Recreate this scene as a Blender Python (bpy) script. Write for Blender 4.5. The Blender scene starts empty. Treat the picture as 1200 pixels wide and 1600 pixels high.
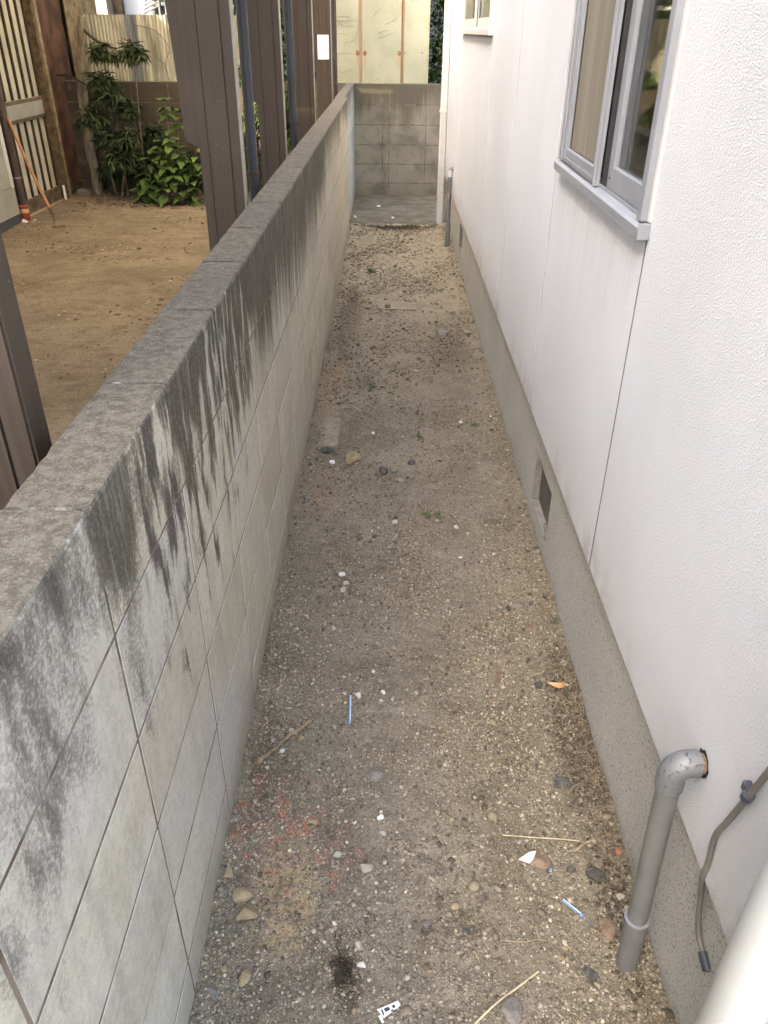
import bpy, math, random
import numpy as np
from mathutils import Vector, Matrix

S = bpy.context.scene
COL = S.collection

# ------------------------------------------------------------------ camera, sky, sun, exposure
R = np.array([[0.9999443, -0.01020351, 0.00269873],
              [0.00764689, 0.52415967, -0.85158568],
              [0.0072746, 0.85155888, 0.5242085]])
CAM = np.array([0.0, 0.0, 1.58])
cd = bpy.data.cameras.new('camera'); co = bpy.data.objects.new('camera', cd); COL.objects.link(co)
cd.sensor_fit = 'VERTICAL'; cd.sensor_height = 36.0; cd.lens = 27.56
cd.clip_start = 0.02; cd.clip_end = 1500
M4 = Matrix.Identity(4)
for i in range(3):
    for j in range(3): M4[i][j] = R[i, j]
    M4[i][3] = CAM[i]
co.matrix_world = M4
S.camera = co

SUN = Vector((-0.55, -0.45, 0.62)).normalized()        # towards the sun: low, behind and to the left
w = bpy.data.worlds.new('World'); S.world = w; w.use_nodes = True
nt = w.node_tree; nt.nodes.clear()
sky = nt.nodes.new('ShaderNodeTexSky'); sky.sky_type = 'NISHITA'; sky.sun_disc = False
sky.sun_elevation = math.asin(SUN.z); sky.sun_rotation = math.atan2(SUN.x, SUN.y)
sky.air_density = 0.8; sky.dust_density = 6.0; sky.ozone_density = 0.4
bg = nt.nodes.new('ShaderNodeBackground'); bg.inputs[1].default_value = 0.15
out = nt.nodes.new('ShaderNodeOutputWorld')
nt.links.new(sky.outputs[0], bg.inputs[0]); nt.links.new(bg.outputs[0], out.inputs[0])
sl = bpy.data.lights.new('sun', 'SUN'); sl.energy = 3.4; sl.angle = math.radians(0.6); sl.color = (1.0, 0.86, 0.62)
so = bpy.data.objects.new('sun', sl); COL.objects.link(so)
so.rotation_euler = SUN.to_track_quat('Z', 'Y').to_euler()
S.view_settings.view_transform = 'Standard'; S.view_settings.look = 'None'
S.view_settings.exposure = 3.45; S.view_settings.gamma = 1.0
S.cycles.max_bounces = 8; S.cycles.diffuse_bounces = 5; S.cycles.transparent_max_bounces = 12
S.cycles.use_denoising = True

rng = np.random.default_rng(7)
random.seed(7)

# ------------------------------------------------------------------ helpers
def at(px, py, z=0.03):
    v = R @ np.array([px - 600.0, -(py - 800.0), -1225.0])
    t = (z - CAM[2]) / v[2]
    p = CAM + v * t
    return float(p[0]), float(p[1])

def _h(ix, iy, s):
    n = (ix.astype(np.int64) * 374761393 + iy.astype(np.int64) * 668265263 + s * 1274126177) & 0x7fffffff
    n = ((n ^ (n >> 13)) * 1103515245 + 12345) & 0x7fffffff
    n = (n ^ (n >> 16)) & 0xffff
    return n / 65535.0
def vnoise(x, y, s=0):
    x = np.asarray(x, float); y = np.asarray(y, float)
    ix = np.floor(x); iy = np.floor(y); fx = x - ix; fy = y - iy
    fx = fx * fx * (3 - 2 * fx); fy = fy * fy * (3 - 2 * fy)
    a = _h(ix, iy, s); b = _h(ix + 1, iy, s); c = _h(ix, iy + 1, s); d = _h(ix + 1, iy + 1, s)
    return (a * (1 - fx) + b * fx) * (1 - fy) + (c * (1 - fx) + d * fx) * fy
def fbm(x, y, s=0, o=4):
    r = 0; a = 0.5; t = 0
    for k in range(o):
        r = r + a * vnoise(np.asarray(x) * 2 ** k + 17.3 * k, np.asarray(y) * 2 ** k + 9.1 * k, s + k); t += a; a *= 0.5
    return r / t

def link(o, parent=None):
    COL.objects.link(o)
    if parent is not None: o.parent = parent
    return o
def mobj(name, v, f, m, parent=None, smooth=False, col=None):
    me = bpy.data.meshes.new(name)
    me.from_pydata([tuple(map(float, p)) for p in v], [], [tuple(map(int, q)) for q in f]); me.update()
    if m is not None: me.materials.append(m)
    if smooth: me.polygons.foreach_set('use_smooth', [True] * len(me.polygons))
    if col is not None:
        ca = me.color_attributes.new('col', 'FLOAT_COLOR', 'POINT')
        c4 = np.ones((len(v), 4), np.float32); c4[:, :3] = col
        ca.data.foreach_set('color', c4.ravel())
    return link(bpy.data.objects.new(name, me), parent)
def big_mesh(name, V, F, m, col=None, parent=None, smooth=False):
    """V (n,3) and F (k,3 or 4) numpy arrays, fast path"""
    me = bpy.data.meshes.new(name); k = F.shape[1]
    me.vertices.add(len(V)); me.vertices.foreach_set('co', V.astype(np.float32).ravel())
    me.loops.add(F.size); me.loops.foreach_set('vertex_index', F.astype(np.int32).ravel())
    me.polygons.add(len(F)); me.polygons.foreach_set('loop_start', np.arange(0, F.size, k, dtype=np.int32))
    me.update(calc_edges=True)
    if smooth: me.polygons.foreach_set('use_smooth', np.ones(len(F), bool))
    me.materials.append(m)
    if col is not None:
        ca = me.color_attributes.new('col', 'FLOAT_COLOR', 'POINT')
        c4 = np.ones((len(V), 4), np.float32); c4[:, :3] = col
        ca.data.foreach_set('color', c4.ravel())
    return link(bpy.data.objects.new(name, me), parent)
def tag(o, label=None, cat=None, group=None, kind=None):
    if label: o['label'] = label
    if cat: o['category'] = cat
    if group: o['group'] = group
    if kind: o['kind'] = kind
    return o
def empty(name, loc, label, cat, group=None):
    o = bpy.data.objects.new(name, None); o.location = loc; o.empty_display_size = 0.1; COL.objects.link(o)
    return tag(o, label, cat, group)

class MB:
    """collects shapes, world coordinates; build() makes one mesh, relative to the parent's location"""
    def __init__(s): s.v = []; s.f = []
    def add(s, v, f):
        n = len(s.v); s.v += [tuple(p) for p in v]; s.f += [tuple(i + n for i in q) for q in f]; return s
    def box(s, x0, x1, y0, y1, z0, z1, b=0.0):
        x0, x1 = sorted((x0, x1)); y0, y1 = sorted((y0, y1)); z0, z1 = sorted((z0, z1))
        if b <= 0:
            v = [(x0, y0, z0), (x1, y0, z0), (x1, y1, z0), (x0, y1, z0), (x0, y0, z1), (x1, y0, z1), (x1, y1, z1), (x0, y1, z1)]
            return s.add(v, [(0, 3, 2, 1), (4, 5, 6, 7), (0, 1, 5, 4), (1, 2, 6, 5), (2, 3, 7, 6), (3, 0, 4, 7)])
        v, f = chamfer_box(x0, x1, y0, y1, z0, z1, b)
        return s.add(v, f)
    def tube(s, pts, r, n=10, caps=True, r2=None):
        pts = [Vector(p) for p in pts]; N = len(pts); rings = []
        rs = r if isinstance(r, (list, tuple)) else [r + ((r2 if r2 is not None else r) - r) * i / max(1, N - 1) for i in range(N)]
        up = None; vs = []; fs = []
        for i, p in enumerate(pts):
            t = (pts[min(i + 1, N - 1)] - pts[max(i - 1, 0)]).normalized()
            if up is None:
                up = t.orthogonal().normalized()
            up = (up - t * up.dot(t)).normalized(); sd = t.cross(up)
            for k in range(n):
                a = 2 * math.pi * k / n
                vs.append(p + (up * math.cos(a) + sd * math.sin(a)) * rs[i])
        for i in range(N - 1):
            for k in range(n):
                a = i * n + k; b = i * n + (k + 1) % n
                fs.append((a, b, b + n, a + n))
        if caps:
            fs.append(tuple(range(n - 1, -1, -1))); fs.append(tuple((N - 1) * n + k for k in range(n)))
        return s.add(vs, fs)
    def prism(s, poly, axis, a, b):
        """poly: list of 2-D points in the other two axes; extruded along axis from a to b"""
        n = len(poly); vs = []
        for t in (a, b):
            for (u, w_) in poly:
                vs.append({'x': (t, u, w_), 'y': (u, t, w_), 'z': (u, w_, t)}[axis])
        fs = [tuple(range(n)), tuple(range(2 * n - 1, n - 1, -1))]
        for i in range(n): j = (i + 1) % n; fs.append((i, i + n, j + n, j))
        return s.add(vs, fs)
    def build(s, name, m, parent=None, smooth=False):
        v = s.v
        if parent is not None:
            o_ = world_loc(parent); v = [(p[0] - o_[0], p[1] - o_[1], p[2] - o_[2]) for p in v]
        ob = mobj(name, v, s.f, m, parent, False)
        if smooth:
            try: ob.data.set_sharp_from_angle(angle=math.radians(40))
            except Exception: pass
            ob.data.polygons.foreach_set('use_smooth', [True] * len(ob.data.polygons))
            try: ob.data.set_sharp_from_angle(angle=math.radians(40))
            except Exception: pass
        return ob
def world_loc(o):
    x = y = z = 0.0
    while o is not None:
        x += o.location.x; y += o.location.y; z += o.location.z; o = o.parent
    return (x, y, z)
def chamfer_box(x0, x1, y0, y1, z0, z1, b):
    v = []; idx = {}
    for ix, X in ((0, x0), (1, x1)):
        for iy, Y in ((0, y0), (1, y1)):
            for iz, Z in ((0, z0), (1, z1)):
                sx = b if ix == 0 else -b; sy = b if iy == 0 else -b; sz = b if iz == 0 else -b
                idx[(ix, iy, iz, 'x')] = len(v); v.append((X, Y + sy, Z + sz))
                idx[(ix, iy, iz, 'y')] = len(v); v.append((X + sx, Y, Z + sz))
                idx[(ix, iy, iz, 'z')] = len(v); v.append((X + sx, Y + sy, Z))
    f = []
    I = idx
    for i in (0, 1):
        q = [I[(i, 0, 0, 'x')], I[(i, 1, 0, 'x')], I[(i, 1, 1, 'x')], I[(i, 0, 1, 'x')]]; f.append(q if i else q[::-1])
        q = [I[(0, i, 0, 'y')], I[(0, i, 1, 'y')], I[(1, i, 1, 'y')], I[(1, i, 0, 'y')]]; f.append(q if i else q[::-1])
        q = [I[(0, 0, i, 'z')], I[(1, 0, i, 'z')], I[(1, 1, i, 'z')], I[(0, 1, i, 'z')]]; f.append(q if i else q[::-1])
    for a in (0, 1):
        for c in (0, 1):
            f.append([I[(a, c, 0, 'x')], I[(a, c, 0, 'y')], I[(a, c, 1, 'y')], I[(a, c, 1, 'x')]])
            f.append([I[(a, 0, c, 'x')], I[(a, 0, c, 'z')], I[(a, 1, c, 'z')], I[(a, 1, c, 'x')]])
            f.append([I[(0, a, c, 'y')], I[(0, a, c, 'z')], I[(1, a, c, 'z')], I[(1, a, c, 'y')]])
            for d in (0, 1): pass
    for a in (0, 1):
        for c in (0, 1):
            for d in (0, 1): f.append([I[(a, c, d, 'x')], I[(a, c, d, 'y')], I[(a, c, d, 'z')]])
    return v, [tuple(q) for q in f]

# ------------------------------------------------------------------ node helpers
class NT:
    def __init__(s, name):
        s.m = bpy.data.materials.new(name); s.m.use_nodes = True; s.t = s.m.node_tree
        s.b = s.t.nodes['Principled BSDF']; s.out = s.t.nodes['Material Output']
    def n(s, ty, **kw):
        x = s.t.nodes.new(ty)
        for k, v in kw.items(): setattr(x, k, v)
        return x
    def set(s, sock, val):
        if isinstance(val, bpy.types.NodeSocket): s.t.links.new(val, sock)
        else:
            if hasattr(sock.default_value, '__len__') and not hasattr(val, '__len__'): val = [val] * len(sock.default_value)
            if hasattr(val, '__len__') and len(val) == 3 and len(sock.default_value) == 4: val = (*val, 1)
            sock.default_value = val
    def pos(s): return s.n('ShaderNodeNewGeometry').outputs['Position']
    def nrm(s): return s.n('ShaderNodeNewGeometry').outputs['True Normal']
    def obj(s): return s.n('ShaderNodeTexCoord').outputs['Object']
    def rnd(s): return s.n('ShaderNodeObjectInfo').outputs['Random']
    def sep(s, v):
        x = s.n('ShaderNodeSeparateXYZ'); s.set(x.inputs[0], v); return x.outputs
    def comb(s, a, b, c):
        x = s.n('ShaderNodeCombineXYZ')
        for i, q in enumerate((a, b, c)): s.set(x.inputs[i], q)
        return x.outputs[0]
    def scale(s, v, sc):
        x = s.n('ShaderNodeVectorMath', operation='MULTIPLY'); s.set(x.inputs[0], v); s.set(x.inputs[1], sc); return x.outputs[0]
    def math(s, op, a, b=0.0, c=0.0, clamp=False):
        x = s.n('ShaderNodeMath', operation=op, use_clamp=clamp)
        s.set(x.inputs[0], a); s.set(x.inputs[1], b); s.set(x.inputs[2], c); return x.outputs[0]
    def noise(s, v, sc, det=3, rough=0.55, dist=0.0):
        x = s.n('ShaderNodeTexNoise'); s.set(x.inputs['Vector'], v); x.inputs['Scale'].default_value = sc
        x.inputs['Detail'].default_value = det; x.inputs['Roughness'].default_value = rough; x.inputs['Distortion'].default_value = dist
        return x.outputs['Fac']
    def voro(s, v, sc, feat='F1', outp='Distance', rand=1.0):
        x = s.n('ShaderNodeTexVoronoi', feature=feat); s.set(x.inputs['Vector'], v); x.inputs['Scale'].default_value = sc
        x.inputs['Randomness'].default_value = rand
        return x.outputs[outp]
    def ss(s, v, a, b, c=0.0, d=1.0):
        x = s.n('ShaderNodeMapRange', interpolation_type='SMOOTHSTEP')
        s.set(x.inputs[0], v); s.set(x.inputs[1], a); s.set(x.inputs[2], b); s.set(x.inputs[3], c); s.set(x.inputs[4], d)
        return x.outputs[0]
    def mix(s, f, a, b, mode='MIX'):
        x = s.n('ShaderNodeMix', data_type='RGBA', blend_type=mode)
        s.set(x.inputs[0], f); s.set(x.inputs[6], a); s.set(x.inputs[7], b); return x.outputs[2]
    def bump(s, h, dist, strength=1.0, prev=None):
        x = s.n('ShaderNodeBump'); s.set(x.inputs['Height'], h); x.inputs['Distance'].default_value = dist
        x.inputs['Strength'].default_value = strength
        if prev is not None: s.set(x.inputs['Normal'], prev)
        return x.outputs[0]
    def fin(s, col, rough=0.8, nrm=None, metal=None, spec=None):
        s.set(s.b.inputs['Base Color'], col); s.set(s.b.inputs['Roughness'], rough)
        if nrm is not None: s.set(s.b.inputs['Normal'], nrm)
        if metal is not None: s.set(s.b.inputs['Metallic'], metal)
        if spec is not None: s.b.inputs['Specular IOR Level'].default_value = spec
        return s.m
M = {}
def plain(name, c, rough=0.7, metal=0.0, var=0.12, sc=30, bump=0.0, spec=0.4):
    t = NT(name); p = t.obj(); n = t.noise(p, sc, 4)
    dark = tuple(x * (1 - var * 1.5) for x in c); lite = tuple(min(1, x * (1 + var)) for x in c)
    col = t.mix(t.ss(n, 0.3, 0.7), dark, lite)
    nn = t.bump(t.noise(p, sc * 8, 3), bump) if bump else None
    M[name] = t.fin(col, rough, nn, metal, spec); return M[name]

# --- block wall
def mat_block(name, top=1.096, back=False):
    t = NT(name); p = t.pos(); x, y, z = t.sep(p)
    d = t.math('SUBTRACT', top, z)
    along = t.math('ADD', y, t.math('MULTIPLY', x, 1.0))
    r = t.rnd()
    fine = t.noise(p, 420, 2, 0.7); mid = t.noise(p, 9, 5, 0.6); big = t.noise(p, 2.2, 3)
    sc = t.comb(t.math('MULTIPLY', along, 34.0), 0.0, t.math('MULTIPLY', z, 2.0))
    st = t.noise(sc, 1.0, 4, 0.68)
    sc2 = t.comb(t.math('MULTIPLY', along, 2.6), 3.0, t.math('MULTIPLY', z, 1.2))
    lo = t.noise(sc2, 1.0, 3, 0.5)
    base = t.mix(t.ss(mid, 0.3, 0.7), (0.50, 0.458, 0.345), (0.60, 0.562, 0.44))
    base = t.mix(t.math('MULTIPLY', t.ss(r, 0.2, 1.0), 0.55), base, (0.42, 0.375, 0.285))
    base = t.mix(t.ss(t.math('FRACT', t.math('MULTIPLY', r, 7.3)), 0.6, 1.0, 0.0, 0.4), base, (0.56, 0.545, 0.50))
    streak = t.noise(t.comb(t.math('MULTIPLY', along, 26.0), 7.0, t.math('MULTIPLY', z, 1.3)), 1.0, 4, 0.65)
    base = t.mix(t.ss(streak, 0.42, 0.72, 0.0, 0.30), base, (0.25, 0.225, 0.19))
    base = t.mix(t.ss(big, 0.50, 0.72, 0, 0.55), base, (0.50, 0.485, 0.46))
    base = t.mix(t.ss(fine, 0.32, 0.62, 0.0, 0.22), base, (0.23, 0.21, 0.185))
    base = t.mix(t.ss(t.noise(p, 75, 3, 0.7), 0.40, 0.66, 0.0, 0.30), base, (0.24, 0.215, 0.18))
    pit = t.sep(t.voro(p, 95, 'F1', 'Color'))[0]; pd = t.voro(p, 95)
    base = t.mix(t.math('MULTIPLY', t.ss(pit, 0.955, 0.975), t.ss(pd, 0.32, 0.18)), base, (0.10, 0.085, 0.065))
    base = t.mix(t.math('MULTIPLY', t.ss(pit, 0.030, 0.018), t.ss(pd, 0.32, 0.18)), base, (0.62, 0.60, 0.56))
    # rust brown tint low down, ragged
    lowb = t.ss(t.math('ADD', z, t.math('MULTIPLY', streak, 0.30)), 0.34, 0.12)
    base = t.mix(t.math('MULTIPLY', lowb, 0.55), base, (0.23, 0.185, 0.13))
    # black algae that ran down from the top in streaks
    if not back:
        cl = t.noise(t.comb(t.math('MULTIPLY', along, 7.0), 2.0, t.math('MULTIPLY', z, 3.2)), 1.0, 4, 0.6)
        rA = t.math('MULTIPLY_ADD', t.math('SUBTRACT', cl, 0.5), 1.6, 0.13)
        wob = t.math('MULTIPLY', t.math('SUBTRACT', t.noise(p, 16, 3, 0.6), 0.5), 0.030)
        tear = t.noise(t.comb(t.math('MULTIPLY', t.math('ADD', along, wob), 25.0), 9.0, t.math('MULTIPLY', z, 5.2)), 1.0, 3, 0.55)
        rB = t.math('MULTIPLY_ADD', t.math('SUBTRACT', tear, 0.40), 2.0, t.math('MULTIPLY', t.math('SUBTRACT', lo, 0.42), 0.5))
        rC = t.math('ADD', t.math('MULTIPLY_ADD', t.math('SUBTRACT', st, 0.5), 0.60, 0.33), t.math('MULTIPLY', t.math('SUBTRACT', lo, 0.5), 0.35))
        rD = t.math('ADD', t.math('MULTIPLY_ADD', t.math('SUBTRACT', st, 0.5), 0.45, 0.14), t.math('MULTIPLY', t.math('SUBTRACT', lo, 0.5), 0.35))
        def lerpn(a_, b_, f_): return t.math('ADD', t.math('MULTIPLY', a_, t.math('SUBTRACT', 1.0, f_)), t.math('MULTIPLY', b_, f_))
        reach = lerpn(rA, rB, t.ss(y, 0.88, 1.02)); reach = lerpn(reach, rC, t.ss(y, 1.6, 2.2)); reach = lerpn(reach, rD, t.ss(y, 3.8, 5.6))
        k = t.math('SUBTRACT', reach, d)
        grain = t.noise(p, 150, 3, 0.75)
        k = t.math('ADD', k, t.math('MULTIPLY', t.math('SUBTRACT', grain, 0.5), t.ss(y, 0.85, 1.3, 0.62, 0.30)))
        m1 = t.ss(k, t.ss(y, 0.85, 1.1, -0.17, -0.09), t.ss(y, 0.85, 1.1, 0.20, 0.17))
        gap = t.ss(t.noise(t.comb(t.math('MULTIPLY', t.math('ADD', along, wob), 75.0), 5.0, t.math('MULTIPLY', z, 6.0)), 1.0, 3, 0.6), 0.36, 0.5, 0.80, 1.0)
        m1 = t.math('MULTIPLY', m1, gap)
        # lone drips lower down
        dr = t.noise(t.comb(t.math('MULTIPLY', along, 21.0), 11.0, t.math('MULTIPLY', z, 4.2)), 1.0, 1, 0.4)
        m2 = t.math('MULTIPLY', t.ss(dr, 0.60, 0.70), t.ss(t.math('ADD', d, t.math('MULTIPLY', lo, 0.2)), 0.58, 0.40))
        m2 = t.math('MULTIPLY', m2, t.math('MULTIPLY', t.ss(y, 0.8, 0.95), t.ss(y, 2.4, 1.9)))
        m2 = t.math('MULTIPLY', m2, t.ss(grain, 0.25, 0.55, 0.3, 0.75))
        mask = t.math('MAXIMUM', t.math('MULTIPLY', m1, 0.93), m2)
        stain = t.mix(t.ss(grain, 0.45, 0.68), (0.042, 0.037, 0.029), (0.135, 0.120, 0.094))
        stain = t.mix(t.ss(t.noise(p, 5, 2), 0.5, 0.65, 0, 0.25), stain, (0.085, 0.076, 0.042))
        col = t.mix(mask, base, stain)
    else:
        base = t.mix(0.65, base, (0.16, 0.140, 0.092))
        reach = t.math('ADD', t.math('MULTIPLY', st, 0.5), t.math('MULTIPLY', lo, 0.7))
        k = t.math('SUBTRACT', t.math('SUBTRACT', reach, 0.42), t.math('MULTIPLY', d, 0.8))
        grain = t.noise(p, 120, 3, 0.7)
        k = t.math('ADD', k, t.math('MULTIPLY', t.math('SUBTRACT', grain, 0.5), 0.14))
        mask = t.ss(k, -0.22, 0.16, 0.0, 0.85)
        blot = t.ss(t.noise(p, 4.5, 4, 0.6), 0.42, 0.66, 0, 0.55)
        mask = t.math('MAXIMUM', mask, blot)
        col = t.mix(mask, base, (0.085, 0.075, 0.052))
        col = t.mix(t.math('MULTIPLY', t.ss(x, -0.5, -0.9), t.ss(t.noise(p, 5, 3), 0.2, 0.6, 0.72, 0.95)), col, (0.050, 0.040, 0.028))  # yard stretch darkened: its shade is painted into the block colour
    # upward faces: weathered dark grey with pale grit
    up = t.math('MULTIPLY', t.ss(t.sep(t.nrm())[2], 0.45, 0.75), t.ss(d, 0.05, 0.04))
    grit = t.voro(p, 420, 'F1', 'Color')
    g = t.sep(grit)[0]
    topc = t.mix(t.ss(t.noise(p, 55, 5, 0.75), 0.35, 0.68), (0.095, 0.083, 0.060), (0.190, 0.170, 0.128))
    topc = t.mix(t.ss(t.noise(p, 3.0, 3), 0.4, 0.65, 0, 0.4), topc, (0.10, 0.093, 0.083))
    topc = t.mix(t.ss(g, 0.80, 0.95, 0, 0.40), topc, (0.30, 0.275, 0.23))
    col = t.mix(up, col, topc)
    h = t.math('ADD', t.math('MULTIPLY', fine, 0.5), t.noise(p, 110, 4, 0.7))
    b = t.bump(h, 0.0016, 0.9)
    rough_top = t.bump(t.math('ADD', t.noise(p, 160, 4, 0.8), t.math('MULTIPLY', g, 0.4)), 0.003, 1.0)
    mx = t.n('ShaderNodeMix', data_type='VECTOR'); t.set(mx.inputs[0], up); t.set(mx.inputs[4], b); t.set(mx.inputs[5], rough_top)
    M[name] = t.fin(col, 0.92, mx.outputs[1], None, 0.2)
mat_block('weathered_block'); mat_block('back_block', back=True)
def mat_mortar():
    t = NT('mortar'); p = t.pos()
    c = t.mix(t.ss(t.noise(p, 14, 4), 0.35, 0.65), (0.105, 0.078, 0.052), (0.235, 0.195, 0.145))
    M['mortar'] = t.fin(c, 0.95, t.bump(t.noise(p, 260, 3), 0.002), None, 0.1)
mat_mortar()
# --- siding
def mat_siding():
    t = NT('rough_white_siding'); p = t.pos(); x, y, z = t.sep(p)
    dr = t.noise(p, 1.3, 4, 0.6)
    c = t.mix(t.ss(dr, 0.35, 0.7), (0.51, 0.528, 0.54), (0.555, 0.573, 0.59))
    rs = t.noise(t.comb(0.0, t.math('MULTIPLY', y, 17.0), t.math('MULTIPLY', z, 0.9)), 1.0, 4, 0.65)
    c = t.mix(t.ss(rs, 0.48, 0.78, 0.0, 0.12), c, (0.43, 0.42, 0.40))
    c = t.mix(t.math('MULTIPLY', t.ss(rs, 0.42, 0.62), t.math('MULTIPLY', t.ss(z, 0.85, 1.24), t.math('MULTIPLY', t.ss(z, 1.26, 1.25), t.math('MULTIPLY', t.ss(y, 1.55, 1.7), t.ss(y, 2.55, 2.45))))), c, t.mix(0.20, c, (0.36, 0.34, 0.31)))
    # splash dirt along the lower edge, blotchy
    blot = t.noise(t.comb(0.0, t.math('MULTIPLY', y, 11.0), t.math('MULTIPLY', z, 7.0)), 1.0, 4, 0.65)
    patch = t.noise(t.comb(0.0, t.math('MULTIPLY', y, 2.3), 4.0), 1.0, 2)
    near = None
    for sy in (0.70, 1.62, 2.60, 3.59, 4.56):
        q = t.ss(t.math('ABSOLUTE', t.math('SUBTRACT', y, sy)), 0.17, 0.01); near = q if near is None else t.math('MAXIMUM', near, q)
    near = t.math('MAXIMUM', near, t.math('MULTIPLY', t.ss(patch, 0.42, 0.62), 0.7))
    m = t.math('MULTIPLY', t.ss(t.math('SUBTRACT', z, t.math('MULTIPLY', blot, 0.12)), 0.49, 0.38), t.math('MULTIPLY', t.ss(blot, 0.36, 0.60), near))
    c = t.mix(t.math('MULTIPLY', m, 0.6), c, (0.33, 0.27, 0.24))
    lump = t.noise(t.scale(p, (1.0, 1.0, 1.2)), 270, 2, 0.55)
    cell = t.voro(p, 210, 'SMOOTH_F1')
    h = t.math('SUBTRACT', t.ss(lump, 0.35, 0.68), t.math('MULTIPLY', cell, 0.6))
    c = t.mix(t.ss(lump, 0.52, 0.36, 0, 0.10), c, (0.5, 0.48, 0.46))
    b = t.bump(h, 0.0010, 0.85)
    M['siding'] = t.fin(c, 0.62, b, None, 0.35)
mat_siding()
def mat_foundation():
    t = NT('foundation_mortar'); p = t.pos(); x, y, z = t.sep(p)
    c = t.mix(t.ss(t.noise(p, 3.5, 4, 0.6), 0.35, 0.65), (0.42, 0.418, 0.382), (0.50, 0.498, 0.462))
    c = t.mix(t.ss(t.noise(p, 330, 2, 0.7), 0.36, 0.66), (0.32, 0.316, 0.285), c)
    sp = t.sep(t.voro(p, 330, 'F1', 'Color'))[0]
    c = t.mix(t.ss(sp, 0.90, 0.95, 0, 0.7), c, (0.50, 0.49, 0.47))
    c = t.mix(t.ss(sp, 0.07, 0.03, 0, 0.7), c, (0.09, 0.08, 0.07))
    top_shade = t.ss(t.math('ADD', z, t.math('MULTIPLY', t.noise(p, 6, 4), 0.08)), 0.42, 0.47)  # shade under the siding edge, painted into the mortar colour
    c = t.mix(t.math('MULTIPLY', top_shade, 0.7), c, (0.15, 0.115, 0.09))
    lowd = t.ss(t.math('ADD', z, t.math('MULTIPLY', t.noise(p, 9, 4), 0.12)), 0.14, 0.07)
    c = t.mix(t.math('MULTIPLY', lowd, 0.5), c, (0.19, 0.165, 0.135))
    M['foundation'] = t.fin(c, 0.9, t.bump(t.noise(p, 300, 3, 0.7), 0.0022, 1.0), None, 0.2)
mat_foundation()
# --- soils
def mat_soil():
    t = NT('gravelly_soil'); p = t.pos(); x, y, z = t.sep(p)
    n1 = t.noise(p, 2.6, 5, 0.6); n2 = t.noise(p, 14, 5, 0.65); n3 = t.noise(p, 110, 4, 0.75)
    c = t.mix(t.ss(n1, 0.35, 0.66), (0.150, 0.127, 0.086), (0.250, 0.218, 0.158))
    c = t.mix(t.ss(n2, 0.40, 0.70, 0.0, 0.6), c, (0.27, 0.232, 0.165))
    c = t.mix(t.ss(n3, 0.55, 0.33, 0.0, 0.7), c, (0.065, 0.053, 0.036))
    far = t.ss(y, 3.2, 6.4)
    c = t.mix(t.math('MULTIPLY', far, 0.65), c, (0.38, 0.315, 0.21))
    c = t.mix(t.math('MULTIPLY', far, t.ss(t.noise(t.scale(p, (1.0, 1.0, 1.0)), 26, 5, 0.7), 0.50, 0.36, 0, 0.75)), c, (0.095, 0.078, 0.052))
    # printed-in pale grit between the real pebbles
    v = t.voro(p, 230, 'F1', 'Color'); vd = t.voro(p, 230)
    g = t.math('MULTIPLY', t.ss(t.sep(v)[0], 0.60, 0.70), t.ss(vd, 0.55, 0.30))
    g = t.math('MULTIPLY', g, t.ss(n2, 0.35, 0.6, 0.25, 1.0))
    c = t.mix(t.math('MULTIPLY', g, 0.7), c, t.mix(t.sep(v)[1], (0.24, 0.20, 0.155), (0.44, 0.40, 0.34)))
    # yellow sand spill and coral pink grit near the wall
    def blob(cx, cy, rx, ry, lo=0.75, hi=1.15):
        dx = t.math('DIVIDE', t.math('SUBTRACT', x, cx), rx); dy = t.math('DIVIDE', t.math('SUBTRACT', y, cy), ry)
        dd = t.math('ADD', t.math('MULTIPLY', dx, dx), t.math('MULTIPLY', dy, dy))
        dd = t.math('ADD', dd, t.math('MULTIPLY', t.math('SUBTRACT', n2, 0.5), 1.6))
        return t.ss(dd, hi, lo - 0.55)
    c = t.mix(t.math('MULTIPLY', blob(-0.205, 0.99, 0.085, 0.17), 0.75), c, (0.40, 0.30, 0.155))
    c = t.mix(t.math('MULTIPLY', blob(-0.235, 2.72, 0.07, 0.30), 0.45), c, (0.30, 0.21, 0.13))
    c = t.mix(t.math('MULTIPLY', blob(-0.28, 3.75, 0.07, 0.5), 0.4), c, (0.36, 0.24, 0.14))
    c = t.mix(t.math('MULTIPLY', blob(-0.065, 0.80, 0.035, 0.06), 0.75), c, (0.06, 0.048, 0.032))
    c = t.mix(t.math('MULTIPLY', blob(0.50, 1.42, 0.07, 0.36), 0.85), c, (0.065, 0.05, 0.034))
    c = t.mix(t.math('MULTIPLY', blob(-0.30, 1.35, 0.03, 0.25), 0.5), c, (0.085, 0.066, 0.044))
    c = t.mix(t.math('MULTIPLY', blob(0.36, 4.3, 0.14, 0.5), 0.45), c, (0.11, 0.088, 0.058))
    c = t.mix(t.math('MULTIPLY', blob(-0.24, 4.9, 0.09, 0.8), 0.45), c, (0.11, 0.088, 0.058))
    h = t.math('ADD', n3, t.math('MULTIPLY', g, 0.9)); h = t.math('ADD', h, t.math('MULTIPLY', n2, 1.2))
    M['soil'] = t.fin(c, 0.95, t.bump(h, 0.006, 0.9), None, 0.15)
mat_soil()
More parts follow.
